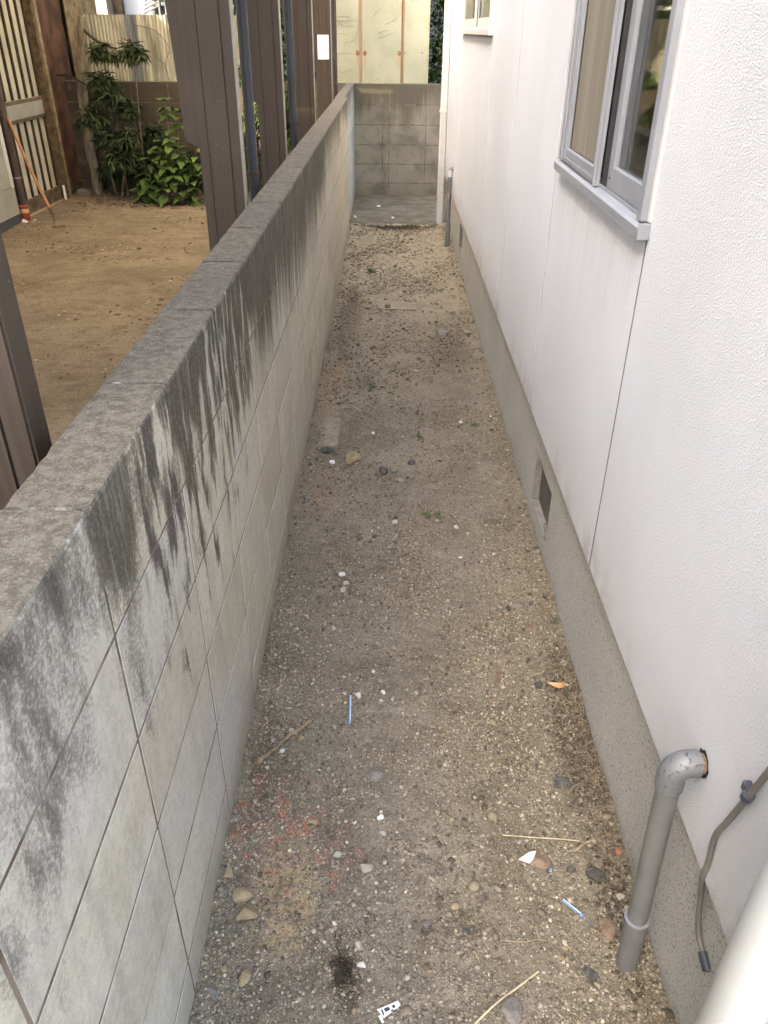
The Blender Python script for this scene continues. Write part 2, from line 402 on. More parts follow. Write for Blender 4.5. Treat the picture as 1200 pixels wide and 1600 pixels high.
def mat_yard():
    t = NT('packed_yard_soil'); p = t.pos(); x, y, z = t.sep(p)
    n1 = t.noise(p, 1.4, 5, 0.6); n2 = t.noise(p, 9, 5, 0.7); n3 = t.noise(p, 70, 4, 0.75)
    c = t.mix(t.ss(n1, 0.35, 0.65), (0.130, 0.102, 0.063), (0.190, 0.151, 0.097))
    c = t.mix(t.ss(n2, 0.52, 0.34, 0.0, 0.55), c, (0.09, 0.062, 0.036))
    c = t.mix(t.ss(n3, 0.52, 0.34, 0.0, 0.75), c, (0.07, 0.05, 0.03))
    line = t.ss(t.noise(t.comb(t.math('MULTIPLY', x, 2.0), t.math('MULTIPLY', y, 7.0), 0.0), 1.0, 4), 0.56, 0.66, 0, 0.16)
    c = t.mix(line, c, (0.33, 0.25, 0.15))
    M['yard_soil'] = t.fin(c, 0.95, t.bump(t.math('ADD', n3, n2), 0.008, 0.9), None, 0.15)
mat_yard()
def mat_slab():
    t = NT('damp_concrete'); p = t.pos(); x, y, z = t.sep(p)
    n = t.noise(p, 4.5, 5, 0.65)
    c = t.mix(t.ss(n, 0.30, 0.72), (0.10, 0.086, 0.056), (0.19, 0.166, 0.116))
    c = t.mix(t.ss(t.noise(p, 120, 3), 0.4, 0.7, 0, 0.3), c, (0.15, 0.14, 0.12))
    M['slab'] = t.fin(c, 0.85, t.bump(t.noise(p, 40, 5), 0.001), None, 0.0)
mat_slab()
def mat_attr(name, rough=0.85, bump=0.0006, sc=500, spec=0.25):
    t = NT(name); a = t.n('ShaderNodeVertexColor', layer_name='col').outputs[0]; p = t.pos()
    c = t.mix(t.ss(t.noise(p, sc, 2), 0.3, 0.7, 0.25, 0.0), a, (0.08, 0.07, 0.06))
    M[name] = t.fin(c, rough, t.bump(t.noise(p, sc, 2), bump), None, spec)
mat_attr('pebble'); mat_attr('leaf_attr', 0.85, 0.0004, 60, 0.05); mat_attr('straw_attr', 0.8, 0.0003, 300)
def mat_rock(name, a, b, sc=40, crack=0.0):
    t = NT(name); p = t.pos()
    c = t.mix(t.ss(t.noise(p, sc, 5, 0.65), 0.35, 0.65), a, b)
    c = t.mix(t.ss(t.noise(p, sc * 8, 2), 0.45, 0.30, 0, 0.4), c, tuple(x * 0.4 for x in a))
    M[name] = t.fin(c, 0.88, t.bump(t.noise(p, sc * 5, 4, 0.7), 0.0022), None, 0.25)
mat_rock('rock_grey', (0.135, 0.122, 0.098), (0.215, 0.197, 0.160))
mat_rock('rock_dark', (0.050, 0.048, 0.043), (0.105, 0.100, 0.086))
mat_rock('rock_pale', (0.33, 0.30, 0.225), (0.46, 0.425, 0.34))
mat_rock('rock_yellow', (0.24, 0.185, 0.10), (0.34, 0.275, 0.155))
mat_rock('rock_brown', (0.14, 0.095, 0.06), (0.24, 0.18, 0.125))
mat_rock('rock_white', (0.48, 0.46, 0.40), (0.60, 0.58, 0.53))
mat_rock('brick_buried', (0.19, 0.16, 0.105), (0.27, 0.235, 0.165))
mat_rock('clay_red', (0.25, 0.08, 0.045), (0.34, 0.13, 0.08))
plain('white_plastic', (0.74, 0.73, 0.71), 0.4)
plain('blue_plastic', (0.13, 0.30, 0.62), 0.35, var=0.05)
plain('black_print', (0.03, 0.03, 0.035), 0.5)
def mat_post():
    t = NT('brown_aluminium'); p = t.pos(); x, y, z = t.sep(p)
    s1 = t.noise(t.comb(t.math('MULTIPLY', x, 130.0), t.math('MULTIPLY', y, 130.0), t.math('MULTIPLY', z, 1.6)), 1.0, 4, 0.7)
    c = t.mix(t.ss(s1, 0.35, 0.7), (0.052, 0.037, 0.025), (0.070, 0.051, 0.036))
    c = t.mix(t.ss(t.noise(p, 3.0, 4, 0.6), 0.5, 0.75, 0, 0.35), c, (0.095, 0.075, 0.056))
    sp = t.voro(p, 26, 'F1', 'Distance'); c = t.mix(t.ss(sp, 0.07, 0.04, 0, 0.8), c, (0.19, 0.165, 0.135))
    M['brown_aluminium'] = t.fin(c, t.ss(s1, 0.3, 0.7, 0.38, 0.58), t.bump(t.noise(p, 2.0, 2), 0.004, 0.4), 0.2, 0.4)
mat_post()
plain('brown_groove', (0.025, 0.018, 0.014), 0.7)
plain('lit_side_cream', (0.33, 0.31, 0.26), 0.5, 0.0, var=0.05)  # pale tone standing for light bounced onto the post sides
plain('slate_pipe', (0.045, 0.048, 0.052), 0.42, 0.0, var=0.1, sc=8)
plain('dark_brown_pipe', (0.055, 0.036, 0.024), 0.45, var=0.15, sc=9)
plain('grey_pvc', (0.135, 0.137, 0.130), 0.5, 0.0, var=0.08, sc=14, bump=0.0004)
plain('grey_cable', (0.15, 0.14, 0.12), 0.5, var=0.12, sc=15)
plain('dark_clip', (0.055, 0.062, 0.075), 0.45)
plain('aluminium', (0.27, 0.285, 0.305), 0.42, 0.3, var=0.04, sc=12)
plain('aluminium_far', (0.50, 0.49, 0.45), 0.45, 0.1, var=0.04)
plain('rubber', (0.02, 0.02, 0.02), 0.7)
plain('caulk', (0.50, 0.49, 0.46), 0.6, var=0.05)
plain('curtain', (0.36, 0.30, 0.24), 0.9, var=0.06, sc=8)
plain('room_wall', (0.20, 0.18, 0.12), 0.9, var=0.25, sc=4)
plain('old_wood', (0.10, 0.068, 0.036), 0.85, var=0.35, sc=14, bump=0.002)
plain('light_wood', (0.24, 0.18, 0.10), 0.8, var=0.25, sc=14, bump=0.002)
plain('dark_wood', (0.038, 0.023, 0.012), 0.85, var=0.3, sc=14, bump=0.002)
plain('frosted_panel', (0.40, 0.37, 0.27), 0.55, var=0.15, sc=3)
plain('brown_tin', (0.085, 0.042, 0.022), 0.6, 0.1, var=0.35, sc=5)
plain('grey_tin', (0.26, 0.25, 0.20), 0.6, 0.1, var=0.12, sc=3)
plain('taupe_render', (0.17, 0.145, 0.11), 0.9, var=0.1, sc=2)
plain('white_render', (0.26, 0.28, 0.29), 0.8, var=0.06, sc=2)
plain('can_red', (0.20, 0.035, 0.02), 0.4, var=0.3, sc=40)
plain('can_cream', (0.50, 0.30, 0.13), 0.5, var=0.2)
plain('hoe_wood', (0.27, 0.13, 0.05), 0.6, var=0.2, sc=12)
plain('rusty_iron', (0.11, 0.055, 0.03), 0.8, 0.2, var=0.4, sc=60)
plain('roof_tile', (0.10, 0.10, 0.11), 0.6, var=0.2)
plain('bark', (0.17, 0.13, 0.095), 0.9, var=0.3, sc=18, bump=0.004)
plain('driftwood', (0.215, 0.155, 0.088), 0.85, var=0.35, sc=60, bump=0.0015)
plain('orange_leaf', (0.60, 0.34, 0.15), 0.55, var=0.2, sc=50)
def mat_pole():
    t = NT('weathered_pole'); p = t.pos()
    c = t.mix(t.ss(t.noise(t.scale(p, (1, 1, 0.2)), 22, 5), 0.35, 0.65), (0.10, 0.08, 0.055), (0.25, 0.215, 0.15))
    M['weathered_pole'] = t.fin(c, 0.9, t.bump(t.noise(t.scale(p, (1, 1, 0.15)), 60, 4), 0.005), None, 0.2)
mat_pole()
def mat_glass():
    t = NT('window_glass'); tr = t.n('ShaderNodeBsdfTransparent'); tr.inputs[0].default_value = (0.86, 0.88, 0.86, 1)
    gl = t.n('ShaderNodeBsdfGlossy'); gl.inputs['Roughness'].default_value = 0.03
    fr = t.n('ShaderNodeFresnel'); fr.inputs[0].default_value = 1.6
    t.set(fr.inputs['Normal'], t.bump(t.noise(t.pos(), 3.0, 2), 0.002, 0.4))
    mx = t.n('ShaderNodeMixShader'); f = t.math('MULTIPLY', fr.outputs[0], 0.9, clamp=True)
    t.set(mx.inputs[0], f); t.set(mx.inputs[1], tr.outputs[0]); t.set(mx.inputs[2], gl.outputs[0])
    t.t.links.new(mx.outputs[0], t.out.inputs[0]); M['glass'] = t.m
mat_glass()
def mat_screen():
    t = NT('insect_screen'); tr = t.n('ShaderNodeBsdfTransparent'); df = t.n('ShaderNodeBsdfDiffuse'); p = t.pos(); x, y, z = t.sep(p)
    st = t.noise(t.comb(0.0, t.math('MULTIPLY', y, 40.0), t.math('MULTIPLY', z, 1.0)), 1.0, 2)
    t.set(df.inputs[0], t.mix(t.ss(st, 0.4, 0.7), (0.215, 0.195, 0.155), (0.29, 0.265, 0.22)))
    mx = t.n('ShaderNodeMixShader'); mx.inputs[0].default_value = 0.72
    t.set(mx.inputs[1], tr.outputs[0]); t.set(mx.inputs[2], df.outputs[0]); t.t.links.new(mx.outputs[0], t.out.inputs[0]); M['screen'] = t.m
mat_screen()
def mat_carport_sheet():
    t = NT('bronze_polycarbonate'); a = t.n('ShaderNodeBsdfTranslucent'); a.inputs[0].default_value = (0.72, 0.66, 0.56, 1)
    b = t.n('ShaderNodeBsdfDiffuse'); b.inputs[0].default_value = (0.55, 0.52, 0.48, 1)
    mx = t.n('ShaderNodeMixShader'); mx.inputs[0].default_value = 0.25
    t.t.links.new(a.outputs[0], mx.inputs[1]); t.t.links.new(b.outputs[0], mx.inputs[2])
    t.t.links.new(mx.outputs[0], t.out.inputs[0]); M['sheet'] = t.m
mat_carport_sheet()
def mat_cream():
    t = NT('cream_sheet_metal'); p = t.pos(); x, y, z = t.sep(p)
    c = t.mix(t.ss(t.noise(p, 4, 4), 0.35, 0.65), (0.36, 0.35, 0.235), (0.42, 0.41, 0.28))
    c = t.mix(t.ss(t.noise(p, 38, 4, 0.7), 0.56, 0.72, 0, 0.35), c, (0.26, 0.245, 0.165))
    dr = t.noise(t.comb(t.math('MULTIPLY', x, 60.0), 0.0, t.math('MULTIPLY', z, 3.0)), 1.0, 3)
    for sx in (-0.325, 0.125):
        dx = t.math('ABSOLUTE', t.math('SUBTRACT', x, sx))
        m = t.math('MULTIPLY', t.ss(t.math('SUBTRACT', dx, t.math('MULTIPLY', dr, 0.02)), 0.016, 0.002), t.ss(dr, 0.4, 0.7, 0.10, 0.8))
        c = t.mix(m, c, (0.50, 0.25, 0.09))
    for hx in (-0.357, -0.281, 0.092):
        dx = t.math('ABSOLUTE', t.math('SUBTRACT', x, hx))
        m = t.math('MULTIPLY', t.ss(dx, 0.018, 0.004), t.math('MULTIPLY', t.ss(z, 1.18, 1.34), t.ss(z, 1.37, 1.35)))
        c = t.mix(t.math('MULTIPLY', m, 0.75), c, (0.50, 0.27, 0.10))
    M['cream'] = t.fin(c, 0.5, t.bump(t.noise(p, 5, 3), 0.01, 0.3), None, 0.4)
mat_cream()
def mat_rust():
    t = NT('rust'); p = t.pos()
    c = t.mix(t.ss(t.noise(p, 30, 4), 0.35, 0.65), (0.16, 0.045, 0.018), (0.36, 0.16, 0.06))
    pz_ = t.sep(p); fl = t.noise(t.comb(t.math('MULTIPLY', pz_[0], 300.0), 0.0, t.math('MULTIPLY', pz_[2], 9.0)), 1.0, 4, 0.7)
    c = t.mix(t.math('MULTIPLY', t.ss(fl, 0.50, 0.60), t.ss(pz_[2], 1.5, 1.2)), c, (0.42, 0.36, 0.22))
    M['rust'] = t.fin(c, 0.85, t.bump(t.noise(p, 120, 3), 0.001), None, 0.2)
mat_rust()
def mat_elbow():
    t = NT('silver_elbow'); p = t.pos()
    chip = t.ss(t.noise(p, 130, 3, 0.7), 0.60, 0.66)
    c = t.mix(chip, (0.18, 0.187, 0.19), (0.09, 0.09, 0.09))
    M['elbow'] = t.fin(c, 0.52, t.bump(chip, 0.0008), 0.35, 0.4)
mat_elbow()
def mat_downspout():
    t = NT('white_downspout'); p = t.pos(); x, y, z = t.sep(p)
    c = t.mix(t.ss(t.noise(p, 5, 4), 0.3, 0.7), (0.37, 0.39, 0.375), (0.43, 0.45, 0.435))
    sc = t.noise(t.comb(t.math('MULTIPLY', x, 120.0), t.math('MULTIPLY', y, 120.0), t.math('MULTIPLY', z, 9.0)), 1.0, 2)
    c = t.mix(t.ss(sc, 0.66, 0.74, 0, 0.6), c, (0.36, 0.29, 0.21))
    M['downspout'] = t.fin(c, 0.4, None, None, 0.45)
mat_downspout()

# ------------------------------------------------------------------ setting: ground
o = mobj('ground', [(-300, -300, -0.12), (300, -300, -0.12), (300, 300, -0.12), (-300, 300, -0.12)], [(0, 1, 2, 3)], M['yard_soil']); tag(o, kind='structure')

def ghz(x, y):
    """height of the soil in the passage"""
    x = np.asarray(x, float); y = np.asarray(y, float)
    h = 0.022 + (fbm(x * 2.2, y * 1.6, 3, 3) - 0.5) * 0.030 + (fbm(x * 9, y * 8, 11, 4) - 0.5) * 0.022
    rough = 0.009 + 0.009 * np.clip((y - 3.2) / 2.5, 0, 1)
    h = h + (fbm(x * 42, y * 36, 21, 3) - 0.5) * rough * 1.6
    h = h - 0.010 * np.clip(fbm(x * 16, y * 13, 51, 3) - 0.60, 0, 1) * 4
    e = np.clip((x - 0.40) / 0.13, 0, 1); h = h + 0.018 * e * e                # banked up to the foundation
    e = np.clip((-0.27 - x) / 0.08, 0, 1); h = h + 0.012 * e
    h = h - 0.014 * np.exp(-((y - 7.65) / 0.12) ** 2)
    h = h + 0.022 * np.exp(-(((x - 0.33) / 0.16) ** 2 + ((y - 4.35) / 0.22) ** 2))   # small spoil heap
    h = np.where((x > -0.05) & (x < 0.045) & (y > 5.03) & (y < 5.16), h - 0.06, h)
    h = h - 0.010 * np.exp(-(((x + 0.22) / 0.12) ** 2 + ((y - 3.0) / 0.08) ** 2))
    return h
ys = [-0.6]
while ys[-1] < 7.72: ys.append(ys[-1] + (0.0075 if 0.5 < ys[-1] < 2.2 else 0.013 if ys[-1] < 4 else 0.022))
ys = np.array(ys); xs = np.arange(-0.356, 0.5441, 0.0075)
GX, GY = np.meshgrid(xs, ys); GZ = ghz(GX, GY)
V = np.stack([GX.ravel(), GY.ravel(), GZ.ravel()], 1); nx = len(xs); ny = len(ys)
ii, jj = np.meshgrid(np.arange(nx - 1), np.arange(ny - 1)); a = (jj * nx + ii).ravel()
F = np.stack([a, a + 1, a + 1 + nx, a + nx], 1)
o = big_mesh('soil_strip', V, F, M['soil'], smooth=True); tag(o, kind='structure')

xs2 = np.arange(-3.6, -0.449, 0.045); ys2 = np.arange(-0.6, 9.33, 0.05)
GX, GY = np.meshgrid(xs2, ys2); GZ = 0.03 + (fbm(GX * 1.3, GY * 1.3, 31, 4) - 0.5) * 0.05
V = np.stack([GX.ravel(), GY.ravel(), GZ.ravel()], 1); nx = len(xs2); ny = len(ys2)
ii, jj = np.meshgrid(np.arange(nx - 1), np.arange(ny - 1)); a = (jj * nx + ii).ravel()
o = big_mesh('yard_ground', V, np.stack([a, a + 1, a + 1 + nx, a + nx], 1), M['yard_soil'], smooth=True); tag(o, kind='structure')
def yard_z(x, y): return float(0.03 + (fbm(np.array([x * 1.3]), np.array([y * 1.3]), 31, 4)[0] - 0.5) * 0.05)

b = MB(); b.box(-0.383, 1.5, 7.70, 9.318, -0.10, 0.002, 0.006)
o = b.build('concrete_slab', M['slab']); tag(o, kind='structure')

# ------------------------------------------------------------------ block walls
ROW = [1.096 - 0.1935 * k for k in range(7)]
block_cache = {}
def shared_block(L, H, T, bev=0.0025):
    k = (round(L, 4), round(H, 4), round(T, 4))
    if k not in block_cache:
        v, f = chamfer_box(-T / 2, T / 2, -L / 2, L / 2, -H / 2, H / 2, 0.0011)
        me = bpy.data.meshes.new('block'); me.from_pydata(v, [], f); me.update(); block_cache[k] = me
    return block_cache[k]
def rough_block(L, H, T, seed, ny_):
    """top-course block with a worn, crumbling upper edge"""
    ny_ = max(4, ny_); nz = 5; nx_ = 8
    prof = []
    bev = 0.006
    prof += [(T / 2, -H / 2 + H * i / nz) for i in range(nz)] + [(T / 2, H / 2 - bev), (T / 2 - bev * 0.35, H / 2 - bev * 0.3), (T / 2 - bev, H / 2)]
    prof += [(T / 2 - bev - (T - 2 * bev) * i / nx_, H / 2) for i in range(1, nx_)]
    prof += [(-T / 2 + bev, H / 2), (-T / 2 + bev * 0.35, H / 2 - bev * 0.3), (-T / 2, H / 2 - bev), (-T / 2, -H / 2)]
    P = len(prof); v = []; f = []
    for j in range(ny_ + 1):
        y = -L / 2 + L * j / ny_
        for (x, z) in prof:
            dz = dx = 0
            if z > H / 2 - 0.012:
                q = fbm(np.array([x * 60 + seed * 3.1]), np.array([(y + seed * L) * 60]), 5, 3)[0] - 0.5
                edge = max(0, abs(x) - (T / 2 - 0.010)) / 0.010
                chip = max(0, fbm(np.array([seed * 7.7 + np.sign(x) * 5]), np.array([(y + seed * L) * 28]), 9, 3)[0] - 0.5)
                dz = q * 0.0022 - edge * chip * 0.009; dx = -math.copysign(1, x) * edge * chip * 0.005
            v.append((x + dx, y, z + dz))
    for j in range(ny_):
        for i in range(P - 1):
            a_ = j * P + i; f.append((a_, a_ + 1, a_ + 1 + P, a_ + P)[::-1])
    f.append(tuple(range(P))); f.append(tuple(ny_ * P + i for i in range(P - 1, -1, -1)))
    me = bpy.data.meshes.new('block'); me.from_pydata(v, [], f); me.update()
    me.polygons.foreach_set('use_smooth', [False] * len(me.polygons)); return me
def place_block(me, loc, rotz, mat, parent):
    ob = bpy.data.objects.new('block', me); ob.location = loc; ob.rotation_euler.z = rotz
    if not me.materials: me.materials.append(mat)
    link(ob, parent); return ob
J = 0.0034      # half joint
wall = empty('block_wall', (0, 0, 0), 'long grey concrete block wall with black streaks under its top between passage and yard', 'wall')
jy = [0.40 + 0.3855 * k for k in range(-4, 19)]
for c in range(len(jy) - 1):
    y0, y1 = jy[c] + J, jy[c + 1] - J
    if c == len(jy) - 2: pass
    for r in range(6):
        z1, z0 = ROW[r] - (J if r else 0), ROW[r + 1] + J
        T = 0.1055; xc = -0.352 - T / 2 + random.uniform(-0.0008, 0.0008)
        if r == 0:
            near = y1 > 0 and y0 < 3.2
            me = rough_block(y1 - y0, z1 - z0, T, c + 1, 70 if near else 16)
            me.materials.append(M['weathered_block'])
            place_block(me, (xc, (y0 + y1) / 2, (z0 + z1) / 2), 0, M['weathered_block'], wall)
        else:
            place_block(shared_block(y1 - y0, z1 - z0, T), (xc, (y0 + y1) / 2, (z0 + z1) / 2), 0, M['weathered_block'], wall)
yend = jy[-1]
# last stretch, set back from the face
cols2 = [yend, yend + 0.39, yend + 0.78, yend + 1.17, 9.318]
for c in range(len(cols2) - 1):
    y0, y1 = cols2[c] + J, cols2[c + 1] - J
    for r in range(6):
        z1, z0 = ROW[r] - (J if r else 0), ROW[r + 1] + J
        T = 0.080
        place_block(shared_block(y1 - y0, z1 - z0, T), (-0.382 - T / 2, (y0 + y1) / 2, (z0 + z1) / 2), 0, M['weathered_block'], wall)
b = MB(); b.box(-0.4535, -0.3532, jy[0] + 0.005, yend - 0.004, -0.08, 1.070); b.box(-0.458, -0.3832, yend - 0.003, 9.30, -0.08, 1.070)
b.build('mortar', M['mortar'], wall)

bw = empty('block_wall', (0, 9.32, 0), 'brown stained block wall, yard part painted shade-dark, closing the far end of the passage', 'wall')
xsj = [-3.51 + 0.39 * k for k in range(8)] + [-0.39, -0.08, -0.01, 0.385, 0.775, 1.165, 1.555]
for c in range(len(xsj) - 1):
    x0, x1 = xsj[c] + J, xsj[c + 1] - J
    for r in range(6):
        z1, z0 = ROW[r] - (J if r else 0), ROW[r + 1] + J
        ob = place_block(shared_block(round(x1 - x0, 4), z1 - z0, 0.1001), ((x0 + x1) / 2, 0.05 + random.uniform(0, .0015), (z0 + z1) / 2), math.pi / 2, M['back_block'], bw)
b = MB(); b.box(xsj[0] + 0.004, xsj[-1] - 0.004, 9.3230, 9.414, -0.08, 1.090); b.build('mortar', M['mortar'], bw)

# ------------------------------------------------------------------ the white house
XS = 0.51; XF = 0.537; SB = 0.437
house = empty('white_house', (0.51, 4.0, 0), 'white rough-sided house with grey mortar foundation along right of the passage', 'house')
HE = 7.98                                             # far corner
seams = [0.462, 0.615, 1.608, 2.600, 3.590, 4.560, 6.540, HE - 0.03]
wins = [(1.612, 2.490, 1.250, 2.30), (4.62, 6.44, 1.585, 2.55)]
ZT = 2.95
for i in range(len(seams) - 1):
    y0, y1 = seams[i] + 0.0056, seams[i + 1] - 0.0056
    b = MB(); w_ = [q for q in wins if q[0] < y1 and q[1] > y0]
    segs = [(y0, y1, SB, ZT)]
    if w_:
        a0, a1, c0, c1 = w_[0]
        a0 = max(a0, y0 + 0.002); a1 = min(a1, y1 - 0.002)
        segs = [(y0, a0, SB, ZT), (a1, y1, SB, ZT), (a0, a1, SB, c0), (a0, a1, c1, ZT)]
        # one outline so that no seams show: build as a ring of quads
        P = [(y0, SB), (y1, SB), (y1, ZT), (y0, ZT), (a0, c0), (a1, c0), (a1, c1), (a0, c1)]
        fr = [(XS, p[0], p[1]) for p in P]; bk = [(XS + 0.018, p[0], p[1]) for p in P]
        fs = [(0, 4, 5, 1), (1, 5, 6, 2), (2, 6, 7, 3), (3, 7, 4, 0)]
        allf = [q[::-1] for q in fs] + [tuple(k + 8 for k in q) for q in fs]
        for (u, v_) in ((0, 1), (1, 2), (2, 3), (3, 0), (4, 7), (7, 6), (6, 5), (5, 4)): allf.append((u, v_, v_ + 8, u + 8))
        b.add(fr + bk, allf)
    else:
        b.box(XS, XS + 0.018, y0, y1, SB, ZT, 0.0008)
    b.build('siding_panel', M['siding'], house)
plain('joint_sealant', (0.17, 0.145, 0.12), 0.8)
for q in seams[1:-1]:
    w_ = [k for k in wins if k[0] < q < k[1]]
    b = MB(); b.box(XS + 0.0010, XS + 0.017, q - 0.0054, q + 0.0054, SB + 0.002, w_[0][2] - 0.03 if w_ else ZT - 0.002); b.build('joint_strip', M['joint_sealant'], house)
# wall core behind the boards, with the window openings left free
b = MB()
cy = [0.475, wins[0][0] - 0.01, wins[0][1] + 0.01, wins[1][0] - 0.01, wins[1][1] + 0.01, HE - 0.04]
for (y0, y1, z0, z1) in ((cy[0], cy[1], 0.445, ZT), (cy[1], cy[2], 0.445, wins[0][2] - 0.01), (cy[1], cy[2], wins[0][3] + 0.01, ZT), (cy[2], cy[3], 0.445, ZT),
                         (cy[3], cy[4], 0.445, wins[1][2] - 0.01), (cy[3], cy[4], wins[1][3] + 0.01, ZT), (cy[4], cy[5], 0.445, ZT)):
    b.box(XS + 0.0185, XS + 0.10, y0, y1, z0, z1)
plain('seam_core', (0.13, 0.11, 0.10), 0.9); b.build('wall_core', M['seam_core'], house)
b = MB(); b.box(XS, 7.5, HE - 0.03, HE, SB, ZT, 0.002); b.build('siding_panel', M['siding'], house)
b = MB(); b.box(XS - 0.004, XS + 0.02, HE - 0.012, HE + 0.006, SB, ZT); b.build('corner_trim', M['caulk'], house)
b = MB(); b.box(XS + 0.03, 7.4, 4.3, HE - 0.01, ZT + 0.141, 5.4); b.build('bounce_storey', M['siding'], house)  # unseen storey, added to bounce sun onto the far block wall
b = MB(); b.box(XS - 0.10, 7.8, 0.36, HE + 0.1, ZT + 0.001, ZT + 0.14); b.build('roof', M['roof_tile'], house)
b = MB(); b.box(XS + 0.001, 7.5, 0.440, 0.461, SB, ZT); b.build('siding_panel', M['siding'], house)
# sheet-metal drip edge under the siding
b = MB(); b.box(XS + 0.003, XF + 0.03, 0.462, HE - 0.03, SB - 0.006, SB - 0.0005); b.build('drip_edge', M['aluminium'], house)
# foundation with two vent openings
vents = [(2.20, 2.50, 0.105, 0.30), (5.92, 6.20, 0.16, 0.34)]
b = MB()
yy = [0.47, vents[0][0], vents[0][1], vents[1][0], vents[1][1], HE - 0.02]
b.box(XF, XF + 0.14, yy[0], yy[1], -0.1, SB - 0.007); b.box(XF, XF + 0.14, yy[1], yy[2], -0.1, vents[0][2]); b.box(XF, XF + 0.14, yy[1], yy[2], vents[0][3], SB - 0.007)
b.box(XF, XF + 0.14, yy[2], yy[3], -0.1, SB - 0.007); b.box(XF, XF + 0.14, yy[3], yy[4], -0.1, vents[1][2]); b.box(XF, XF + 0.14, yy[3], yy[4], vents[1][3], SB - 0.007)
b.box(XF, XF + 0.14, yy[4], yy[5], -0.1, SB - 0.007)
b.box(XF + 0.1405, 7.4, HE - 0.16, HE - 0.02, -0.1, SB - 0.007); b.box(XF + 0.1405, 7.4, 0.47, 0.60, -0.1, SB - 0.007)
b.box(XF + 0.15, XF + 0.17, 0.61, HE - 0.17, -0.1, SB - 0.007)
fo = b.build('foundation', M['foundation'], house)
def rag(cx, cy, cz, dx, dy, dz, seed, m, parent=None, name='rock', sub=2, rot=0.0, ang=0.35):
    import bmesh
    bm = bmesh.new(); bmesh.ops.create_icosphere(bm, subdivisions=sub, radius=1.0)
    rr = np.random.default_rng(seed); planes = [(Vector(rr.normal(size=3)).normalized(), rr.uniform(0.42, 0.78)) for _ in range(10)]
    for v in bm.verts:
        p = v.co.copy()
        for n_, d_ in planes:
            k = p.dot(n_)
            if k > d_: p -= n_ * (k - d_) * (1 - ang * 0.3)
        p *= 1 + rr.uniform(-0.035, 0.035)
        v.co = Vector((p.x * dx, p.y * dy, p.z * dz))
    bmesh.ops.rotate(bm, verts=bm.verts, matrix=Matrix.Rotation(rot, 3, 'Z'), cent=(0, 0, 0))
    me = bpy.data.meshes.new(name); bm.to_mesh(me); bm.free(); me.materials.append(m)
    ob = bpy.data.objects.new(name, me); ob.location = (cx, cy, cz); link(ob, parent); return ob
plain('vent_grey', (0.10, 0.095, 0.085), 0.7); plain('vent_reveal_shade', (0.19, 0.18, 0.16), 0.85)
# crumbled mortar lying in the near vent, and dark grille set deep inside each vent
for k, (a0, a1, c0, c1) in enumerate(vents):
    b = MB()
    for q in range(1, 8): b.box(XF + 0.125, XF + 0.131, a0 + (a1 - a0) * q / 8 - 0.004, a0 + (a1 - a0) * q / 8 + 0.004, c0, c1)
    b.build('vent_grille', M['dark_wood'], house)
    b = MB(); b.box(XF + 0.026, XF + 0.032, a0 + 0.001, a1 - 0.001, c0 + 0.001, c1 - 0.001); b.build('vent_shade_panel', M['vent_grey'], house)  # dark panel added in place of the dim vent interior
    b = MB(); b.box(XF + 0.0005, XF + 0.0255, a1 - 0.005, a1 - 0.0005, c0 + 0.0045, c1 - 0.001); b.build('vent_reveal_shade', M['vent_reveal_shade'], house)  # dark boxes over the concrete reveals, shade put into their colour
    b = MB(); b.box(XF + 0.0005, XF + 0.0255, a0 + 0.001, a1 - 0.001, c0 + 0.0005, c0 + 0.004); b.build('vent_reveal_shade', M['vent_reveal_shade'], house)
for k in range(2):
    ob = rag(0.0, 0.0, 0.0, 0.012, 0.05, 0.010, 300 + k, M['rock_grey'], None, 'mortar_crumb', 1)
    ob.location = (XF + 0.010 + 0.006 * (k % 2) - 0.51, 2.225 + 0.05 * k - 4.0, 0.112); ob.parent = house

def frame_ring(b, x0, x1, y0, y1, z0, z1, t, tb=None, bev=0.0012):
    tb = tb or t
    b.box(x0, x1, y0, y0 + t, z0, z1, bev); b.box(x0, x1, y1 - t, y1, z0, z1, bev)
    b.box(x0, x1, y0 + t, y1 - t, z0, z0 + tb, bev); b.box(x0, x1, y0 + t, y1 - t, z1 - t, z1, bev)
def sub(parent, name, b, m, smooth=False): return b.build(name, M[m], parent, smooth)
# --- near window: part of the house, its pieces are sub-parts
a0, a1, c0, c1 = wins[0]
b = MB(); b.box(0.492, 0.5095, a0 - 0.0, a0 + 0.030, c0 + 0.012, c1 + 0.03, .002); b.box(0.492, 0.5095, a1 - 0.030, a1, c0 + 0.012, c1 + 0.03, .002)
b.box(0.492, 0.5095, a0 + 0.030, a1 - 0.030, c1, c1 + 0.03, .002)
b.box(0.5095, 0.60, a0, a0 + 0.022, c0, c1, .001); b.box(0.5095, 0.60, a1 - 0.022, a1, c0, c1, .001); b.box(0.5095, 0.60, a0 + 0.022, a1 - 0.022, c1 - 0.02, c1, .001)
b.box(0.4975, 0.5095, a1 - 0.044, a1 - 0.0305, c0 + 0.014, c1, .001)
win = b.build('window', M['aluminium'], house)
b = MB(); b.prism([(0.486, 1.232), (0.512, 1.232), (0.512, 1.262), (0.492, 1.258), (0.486, 1.252)], 'y', a0 - 0.014, a1 + 0.03)
